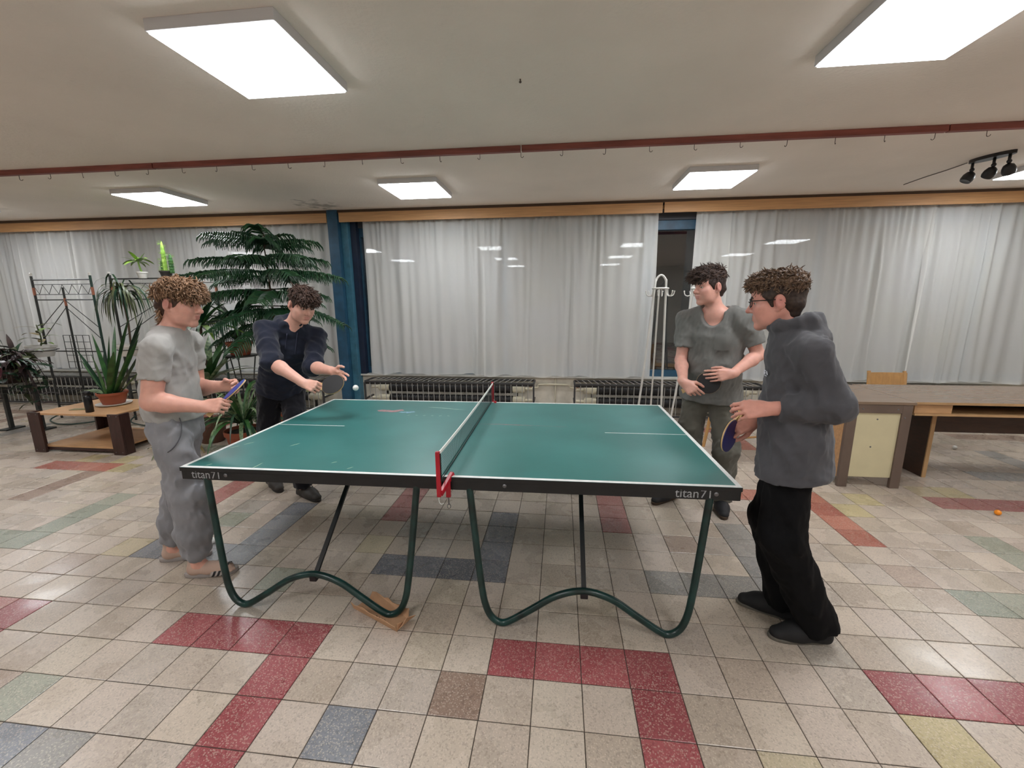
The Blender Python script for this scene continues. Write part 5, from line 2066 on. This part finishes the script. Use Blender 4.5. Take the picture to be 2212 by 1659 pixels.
def bat(c, d, n, m1, m2, lab, key):
    """table tennis bat: c = hand position on the handle, d = towards the blade, n = blade normal"""
    d, n = nrm(d), nrm(n)
    n = nrm(n - d * (d @ n))
    s = np.cross(n, d)
    m = Matrix.Identity(4)
    for i in range(3):
        m[i][0], m[i][1], m[i][2], m[i][3] = s[i], d[i], n[i], c[i]
    r = empty('table_tennis_bat', tuple(c), 0, lab, 'bat', 'table tennis bats')
    loc = Matrix.Translation(-Vector(c)) @ m
    out = [(.076 * math.sin(w), .128 - .079 * math.cos(w)) for w in [.42 + k * (2 * math.pi - .84) / 26 for k in range(27)]]
    outl = [(.014, .02)] + out + [(-.014, .02)]
    MB().prism(outl, -.003, .003, loc).build('blade', M_wood, r)
    rub = [(x * .985, .128 + (y - .128) * .985) for x, y in out]
    MB().prism(rub, .0032, .0062, loc).build('rubber', m1, r)
    MB().prism(rub, -.0062, -.0032, loc).build('rubber', m2, r)
    hp = [(.013, .045), (.0125, .0), (.014, -.04), (.017, -.052), (-.017, -.052), (-.014, -.04), (-.0125, 0), (-.013, .045)]
    MB().prism(hp, -.011, .011, loc).build('handle', M_wood, r)
    return r


M_rubk = mat('rubber_black', (20, 20, 22), .55)
M_rubb = mat('rubber_blue', (32, 62, 160), .4)
M_rubd = mat('rubber_navy', (44, 44, 104), .45)

# ------------------------------------------------------------------ the four players
def fabric(name, rgb, var=.08, rough=.9, bump=.12, bscale=420, sheen=.15, rgb2=None):
    return mat(name, rgb, rough, var=var, vscale=9, bump=bump, bscale=bscale, sheen=sheen, spec=.2, rgb2=rgb2)


# ---- 1: light grey t-shirt, grey sweatpants, left end of the table
def mullet(at, hair, hm, rnd):
    mb = MB()
    for k in range(60):
        x = rnd.uniform(-.055, .055)
        p = at(x, -.085 + .02 * abs(x) / .05, rnd.uniform(-.09, -.02))
        f_, l_, u_ = nrm(at(0, 1, 0) - at(0, 0, 0)), nrm(at(1, 0, 0) - at(0, 0, 0)), nrm(at(0, 0, 1) - at(0, 0, 0))
        curve_clump(mb, p, nrm(-u_ - f_ * .25 + rnd.normal(size=3) * .2), u_, rnd.uniform(.035, .06), .005, rnd.normal(size=3) * .8 - f_ * .4, rnd)
    mb.build('neck_locks', hm, hair, True)


def tee_pocketless(J, F, L, up, top, mbchild, V_):
    nk = J['neck']
    P_ = []
    for k in range(24):
        w = 2 * math.pi * k / 24
        P_.append(tuple(nk + L * .072 * math.sin(w) + F * (.012 + .066 * math.cos(w)) + up * (.018 - .022 * math.cos(w))))
    mbchild('collar', MB().tube(P_, .006, 6, closed=True), top.data.materials[0], True, top)


def pants_pocket(root, J):
    pass


P1 = dict(key='one', seed=101, label='boy in light grey t-shirt and grey sweatpants at the left table end',
          F=(.93, .36), face=(.93, .22, -.10), gaze=(.95, .2, -.25), hup=(.05, 0, 1), build=1.06, arm=1.10, hsc=1.0, handsc=1.0,
          skin=(214, 160, 142), lip=(178, 96, 92), brow=M_brow_l,
          J=dict(head=(-1.792, .41, 1.580), neck=(-1.855, .385, 1.415), chest=(-1.878, .372, 1.252), waist=(-1.876, .36, 1.056), pelvis=(-1.878, .36, .935),
                 shR=(-1.765, .212, 1.345), shL=(-1.91, .565, 1.350), elR=(-1.785, .155, 1.085), wrR=(-1.575, .235, 1.045), elL=(-1.92, .57, 1.07), wrL=(-1.673, .50, 1.101), knR=(-1.775, .268, .52), knL=(-1.965, .41, .51),
                 anR=(-1.805, .278, .095), anL=(-2.095, .405, .095)),
          ftR=(.28, .085), ftL=(.26, .12),
          handR=((.95, .18, .06), (.1, .85, -.45), (1.15, 1.35, .9), (.35, .7), .0),
          handL=((.9, -.05, .05), (.25, -.9, -.15), ((.7, .9, .5), (.75, 1.0, .6), (.85, 1.0, .6), (.9, 1.0, .6)), (.5, .5)),
          hair=dict(dark=(92, 68, 50), light=(168, 132, 102), side=(58, 42, 36), side2=(84, 62, 50), nape=-.098, extra=mullet,
                    top=dict(ell=[((0, -.004, .072), (.084, .104, .070)), ((0, .045, .070), (.072, .062, .052)), ((0, -.06, .05), (.074, .056, .06)), ((0, .082, .052), (.06, .028, .03))], amp=.006, freq=210,
                             cut=[((0, .10, -.045), (.2, .10, .075))], n=2600, sweep=(0, .75, -.1), lift=.28, fall=1.0, curl=1.0, len=.046, r=.0029, part=.4, rand=.35, minup=-.1)),
          pants=dict(ease=.012, knee=.088, hem=.058, cuffup=.045, jog=True, amp=.010, pocket=mat('pocket_seam', (84, 84, 88), .9), mat=fabric('sweatpants_grey', (134, 134, 138), .12)),
          top=dict(name='t_shirt', ease=.012, hemdrop=-.01, hemr=.145, sleeve='short', slen=.60, amp=.007, neckcut=[((0, .015, .075), (.068, .066, .085))], mat=fabric('tee_grey', (162, 160, 156), .06), extra=tee_pocketless),
          shoe=make_shoe, shoestyle=dict(name='slide', kind='slide', sole=.026, solemat=mat('slide_sole', (150, 142, 138), .7, var=.1), mat=mat('slide_band', (158, 148, 142), .7, var=.1), stripe=mat('slide_stripe', (14, 14, 16), .6), sock=mat('sock_taupe', (186, 158, 142), .85)))


# ---- 2: navy hoodie leaning over the far left corner
def drawstrings(J, F, L, up, top, mbchild, V_):
    nk = J['neck']
    sp = nrm(J['neck'] - J['pelvis'])
    m_cord = mat('hood_cord', (54, 58, 78), .8)
    for s, ln in ((-1, .15), (1, .19)):
        pts = []
        for k in range(7):
            q = nk + L * s * .035 + F * .30 - sp * (.05 + ln * k / 6)
            # drop onto the cloth surface
            dd = V_ - q
            along = dd @ F
            perp = np.linalg.norm(dd - along[:, None] * F, axis=1)
            near = perp < .014
            t = along[near].max() if near.any() else -.16
            pts.append(tuple(q + F * (t + .004)))
        c_ = mbchild('drawstring', MB().tube(pts, .0032, 6), m_cord, True, top)


P2 = dict(key='two', seed=202, label='boy in dark navy hoodie leaning forward to serve at the far left corner',
          F=(.65, -.76), face=(.84, -.46, -.38), gaze=(.9, -.3, -.5), hup=(.25, -.1, 1), build=1.04, arm=1.05,
          skin=(222, 170, 152), lip=(182, 104, 100), brow=M_brow_d,
          J=dict(head=(-1.605, 1.235, 1.565), neck=(-1.745, 1.295, 1.40), chest=(-1.82, 1.35, 1.225), waist=(-1.925, 1.41, 1.03), pelvis=(-2.0, 1.46, .90),
                 shR=(-1.872, 1.165, 1.375), shL=(-1.625, 1.425, 1.315), elR=(-1.715, .99, 1.175), wrR=(-1.46, .945, 1.035), elL=(-1.575, 1.25, 1.10), wrL=(-1.33, 1.10, 1.095),
                 knR=(-2.10, 1.36, .47), knL=(-1.80, 1.27, .48), anR=(-2.20, 1.48, .095), anL=(-1.80, 1.315, .095)),
          ftR=(.12, -.1), ftL=(.24, -.10),
          handR=((.92, -.12, -.25), (.15, .75, -.6), (1.1, 1.3, .9), (.4, .6), .0),
          handL=((.86, -.32, -.36), (-.35, -.85, .1), ((.15, .2, .15), (.3, .3, .2), (.4, .4, .3), (.5, .5, .3)), (1.0, .1), .18),
          hair=dict(dark=(48, 36, 32), light=(92, 70, 60), side=(44, 34, 32), side2=(66, 52, 46), nape=-.075,
                    top=dict(ell=[((0, -.002, .075), (.080, .102, .066)), ((0, .05, .074), (.07, .055, .048)), ((0, .085, .056), (.056, .026, .026))], amp=.005, freq=200,
                             cut=[((0, .105, -.045), (.2, .10, .078))], n=2400, sweep=(.15, .7, .0), lift=.28, fall=.8, curl=.9, len=.042, r=.0028, rand=.35, minup=0)),
          pants=dict(ease=.014, knee=.082, hem=.070, cuffup=.0, amp=.008, mat=fabric('trousers_black', (20, 20, 26), .15)),
          top=dict(name='hoodie', ease=.020, hemdrop=.03, sleeve='push', push=.12, amp=.009, hood=True, neckcut=[((0, .03, .10), (.062, .062, .10))], mat=fabric('hoodie_navy', (34, 38, 52), .14), extra=drawstrings),
          shoe=make_shoe, shoestyle=dict(name='shoe', kind='lace', sole=.024, solemat=mat('work_sole', (40, 36, 34), .7), mat=mat('work_upper', (46, 42, 38), .6, var=.2, vscale=20), lace=mat('lace_black', (24, 22, 22), .8)))


# ---- 3: loose grey t-shirt, far right corner
def pocket(J, F, L, up, top, mbchild, V_):
    c = J['neck'] + L * .085 - up * .20
    g = MB()
    n, mm_ = 6, 6
    pts = []
    for i in range(n + 1):
        for j in range(mm_ + 1):
            q = c + L * (-.05 + .10 * i / n) + up * (.05 - .115 * j / mm_ * (1 - .12 * abs(i / n - .5))) + F * .3
            dd = V_ - q
            al = dd @ F
            near = np.linalg.norm(dd - al[:, None] * F, axis=1) < .014
            t = al[near].max() if near.any() else -.18
            pts.append(tuple(q + F * (t + .0028)))
    F_ = []
    for i in range(n):
        for j in range(mm_):
            k = i * (mm_ + 1) + j
            F_.append((k, k + 1, k + mm_ + 2, k + mm_ + 1))
    g.add(pts, F_)
    mbchild('pocket', g, top.data.materials[0], True, top)


P3 = dict(key='three', seed=303, label='boy in loose grey scoop neck t-shirt holding a black bat at the far right corner',
          F=(-.55, -.83), face=(-.97, -.28, -.04), gaze=(-1, -.1, 0), hup=(.06, 0, 1), build=1.0, arm=1.02,
          skin=(216, 162, 146), lip=(176, 98, 96), brow=M_brow_d,
          J=dict(head=(1.325, 1.43, 1.672), neck=(1.388, 1.45, 1.50), chest=(1.408, 1.455, 1.297), waist=(1.412, 1.48, 1.085), pelvis=(1.415, 1.53, .95),
                 shR=(1.232, 1.555, 1.435), shL=(1.535, 1.345, 1.438), elR=(1.195, 1.53, 1.14), wrR=(1.15, 1.275, 1.02), elL=(1.665, 1.365, 1.205), wrL=(1.435, 1.19, 1.098),
                 knR=(1.285, 1.50, .50), knL=(1.525, 1.40, .49), anR=(1.20, 1.57, .095), anL=(1.54, 1.46, .095)),
          ftR=(-.2, -.13), ftL=(-.03, -.22),
          handR=((.66, -.42, -.62), (.35, .85, -.2), ((.35, .6, .4), (.7, .9, .5), (.9, 1.0, .6), (1.0, 1.0, .6)), (.6, .15), .06),
          handL=((-.97, -.08, -.12), (.0, .95, -.15), ((.25, .45, .3), (.3, .5, .3), (.35, .5, .3), (.4, .5, .3)), (.5, .6), .1),
          hair=dict(dark=(44, 34, 32), light=(88, 70, 62), side=(46, 36, 34), side2=(66, 52, 48), nape=-.07,
                    top=dict(ell=[((0, -.005, .072), (.079, .102, .066)), ((0, .05, .076), (.07, .06, .046)), ((-.01, .085, .066), (.055, .03, .028)), ((0, -.05, .080), (.06, .05, .050))], amp=.0045, freq=170,
                             cut=[((0, .105, -.035), (.2, .10, .080))], n=2400, sweep=(-.45, .5, .1), lift=.3, fall=.7, curl=.6, len=.052, r=.0028, rand=.22, minup=.05)),
          pants=dict(ease=.020, knee=.090, hem=.080, cuffup=-.02, amp=.010, mat=fabric('trousers_olive', (92, 90, 82), .15)),
          top=dict(name='t_shirt', ease=.032, hemr=.156, wx=.008, hemdrop=.09, sleeve='short', slen=.66, amp=.012, freq=52, neckcut=[((0, .03, .09), (.105, .10, .135)), ((0, .10, -.02), (.075, .09, .085))], hemtilt=(0, 0, 0),
                   mat=fabric('tee_darkgrey', (112, 112, 109), .08), extra=pocket),
          shoe=make_shoe, shoestyle=dict(name='shoe', kind='lace', sole=.022, solemat=mat('sneaker_sole', (74, 58, 46), .7), mat=mat('sneaker_upper', (28, 28, 32), .7, var=.2), lace=mat('lace_dark', (44, 44, 48), .8)))


# ---- 4: charcoal hoodie, glasses, right end of the table
def hoodie_logo(J, F, L, up, top, mbchild, V_):
    c = J['neck'] + L * .095 - up * .165
    m_w = mat('logo_white', (214, 216, 226), .8)
    for (dx, dz, w, h) in ((-.012, .004, .006, .018), (-.004, 0, .005, .010), (.004, .001, .005, .012), (.012, .003, .006, .016), (0, -.010, .026, .004), (-.004, .011, .005, .004), (.004, .012, .005, .004)):
        pts = []
        for (a, b) in ((-1, -1), (1, -1), (1, 1), (-1, 1)):
            q = c + L * (dx + a * w / 2) + up * (dz + b * h / 2) + F * .3
            dd = V_ - q
            al = dd @ F
            near = np.linalg.norm(dd - al[:, None] * F, axis=1) < .012
            t = al[near].max() if near.any() else -.15
            pts.append(tuple(q + F * (t + .003)))
        mbchild('chest_logo', MB().add(pts, [(0, 1, 2, 3)]), m_w, False, top)


P4 = dict(key='four', seed=404, label='boy with black glasses in charcoal hoodie and black trousers at the right table end',
          F=(-.87, .49), face=(-.885, .46, -.08), gaze=(-.9, .45, -.1), hup=(-.04, .02, 1), build=.98, arm=.95, hsc=.98,
          skin=(212, 152, 136), lip=(174, 92, 90), brow=M_brow_d,
          J=dict(head=(1.228, .268, 1.572), neck=(1.285, .24, 1.432), chest=(1.318, .225, 1.29), waist=(1.326, .22, 1.10), pelvis=(1.336, .215, .945),
                 shL=(1.285, .075, 1.362), shR=(1.39, .385, 1.365), elL=(1.375, .035, 1.165), wrL=(1.165, .105, 1.130), elR=(1.42, .43, 1.10), wrR=(1.20, .285, 1.03),
                 knL=(1.285, .115, .54), knR=(1.335, .31, .53), anL=(1.505, .145, .09), anR=(1.43, .29, .09)),
          ftL=(-.26, -.012), ftR=(-.224, .13),
          handL=((-.97, .16, -.12), (.1, .85, -.5), ((.55, .8, .5), (.6, .9, .5), (.7, .9, .5), (.8, .9, .5)), (.4, .6), .03),
          handR=((-.92, -.1, -.35), (.2, .8, -.6), ((.9, 1.1, .6), (1.0, 1.1, .6), (1.0, 1.2, .7), (1.1, 1.2, .7)), (.4, .6), .03),
          hair=dict(dark=(66, 50, 42), light=(138, 112, 90), side=(50, 40, 36), side2=(72, 58, 50), nape=-.075,
                    top=dict(ell=[((0, -.012, .072), (.078, .100, .060)), ((0, .045, .080), (.068, .058, .044)), ((0, -.06, .070), (.07, .048, .050)), ((0, .075, .082), (.052, .03, .028))], amp=.006, freq=220,
                             cut=[((0, .11, -.03), (.2, .10, .088))], n=2600, sweep=(0, .5, .1), lift=.3, fall=.6, curl=1.6, len=.030, r=.0027, rand=.35, minup=.1)),
          pants=dict(ease=.006, knee=.094, hem=.080, cuffup=-.015, amp=.008, mat=fabric('trousers_jet', (10, 10, 12), .2, sheen=.0)),
          top=dict(name='hoodie', ease=.024, hemr=.166, hemsq=.80, hemdrop=.13, sleeve='long', cuff=.16, amp=.008, hood=True, neckcut=[((0, .03, .10), (.06, .06, .10))], mat=fabric('hoodie_charcoal', (78, 78, 82), .1), extra=hoodie_logo),
          shoe=make_shoe, shoestyle=dict(name='slipper', kind='slip', h=.062, sole=.018, solemat=mat('slipper_sole', (96, 92, 84), .7), mat=mat('slipper_upper', (18, 18, 20), .75, var=.2)))

people = {}
for cfg in (P1, P2, P3, P4):
    people[cfg['key']] = person(cfg)

# ---- glasses on the fourth player (a thing worn on the face)
f, l, u = frame_of(P4['face'], P4['hup'])
hc = V3(P4['J']['head'])
gl = empty('glasses', tuple(hc + f * .1), 0, 'black rimmed glasses worn by the boy in charcoal hoodie', 'glasses')
M_rim = mat('glasses_black', (12, 12, 14), .3)
m_lens = bpy.data.materials.new('lens')
m_lens.use_nodes = True
_nt = m_lens.node_tree
_nt.nodes.clear()
_o = _nt.nodes.new('ShaderNodeOutputMaterial'); _m = _nt.nodes.new('ShaderNodeMixShader'); _m.inputs[0].default_value = .06
_t = _nt.nodes.new('ShaderNodeBsdfTransparent'); _g = _nt.nodes.new('ShaderNodeBsdfGlossy'); _g.inputs['Roughness'].default_value = .05
_nt.links.new(_t.outputs[0], _m.inputs[1]); _nt.links.new(_g.outputs[0], _m.inputs[2]); _nt.links.new(_m.outputs[0], _o.inputs[0])


def gp(x, y, z):
    return Vector(hc + (l * x + f * y + u * z) * .98) - gl.location


for s in (-1, 1):
    ring = [gp(s * .033 + .025 * math.copysign(abs(math.cos(w)) ** .7, math.cos(w)), .104 - .008 * abs(math.cos(w) + s * .6) ** 2 * .6, .0 + .019 * math.copysign(abs(math.sin(w)) ** .7, math.sin(w))) for w in [k * math.pi / 12 for k in range(24)]]
    MB().tube(ring, .0022, 6, closed=True).build('rim', M_rim, gl)
    MB().add(ring, [tuple(range(24))]).build('lens', m_lens, gl)
    MB().tube([gp(s * .058, .099, .008), gp(s * .076, .085, .009), gp(s * .083, .0, .008), gp(s * .083, -.02, .004), gp(s * .080, -.035, -.012)], .0024, 6).build('temple', M_rim, gl)
MB().tube([gp(-.009, .107, .004), gp(0, .110, .007), gp(.009, .107, .004)], .002, 6).build('bridge', M_rim, gl)

# ---- bats and the served ball
bat((-1.55, .287, 1.023), (.483, .57, .665), (-.54, -.43, .76), M_rubb, M_rubk, 'blue bat held edge on by the boy in light grey t-shirt', 'a')
bat((-1.40, .968, .998), (.87, .16, .155), (.05, -.75, .65), M_rubk, M_rubk, 'black bat swung by the boy in navy hoodie', 'b')
bat((1.197, 1.284, .971), (.876, -.227, .394), (-.32, -.931, .175), M_rubk, M_rubk, 'black bat held by the boy in loose grey t-shirt', 'c')
bat((1.146, .307, 1.057), (-.511, -.426, -.746), (.658, -.736, -.161), M_rubd, M_rubk, 'dark blue bat hanging down from the hand of the boy with glasses', 'd')
b_ = ball(-1.115, 1.0, .977, M_ballw, 'white ball in the air just below the open hand of the boy in navy hoodie')
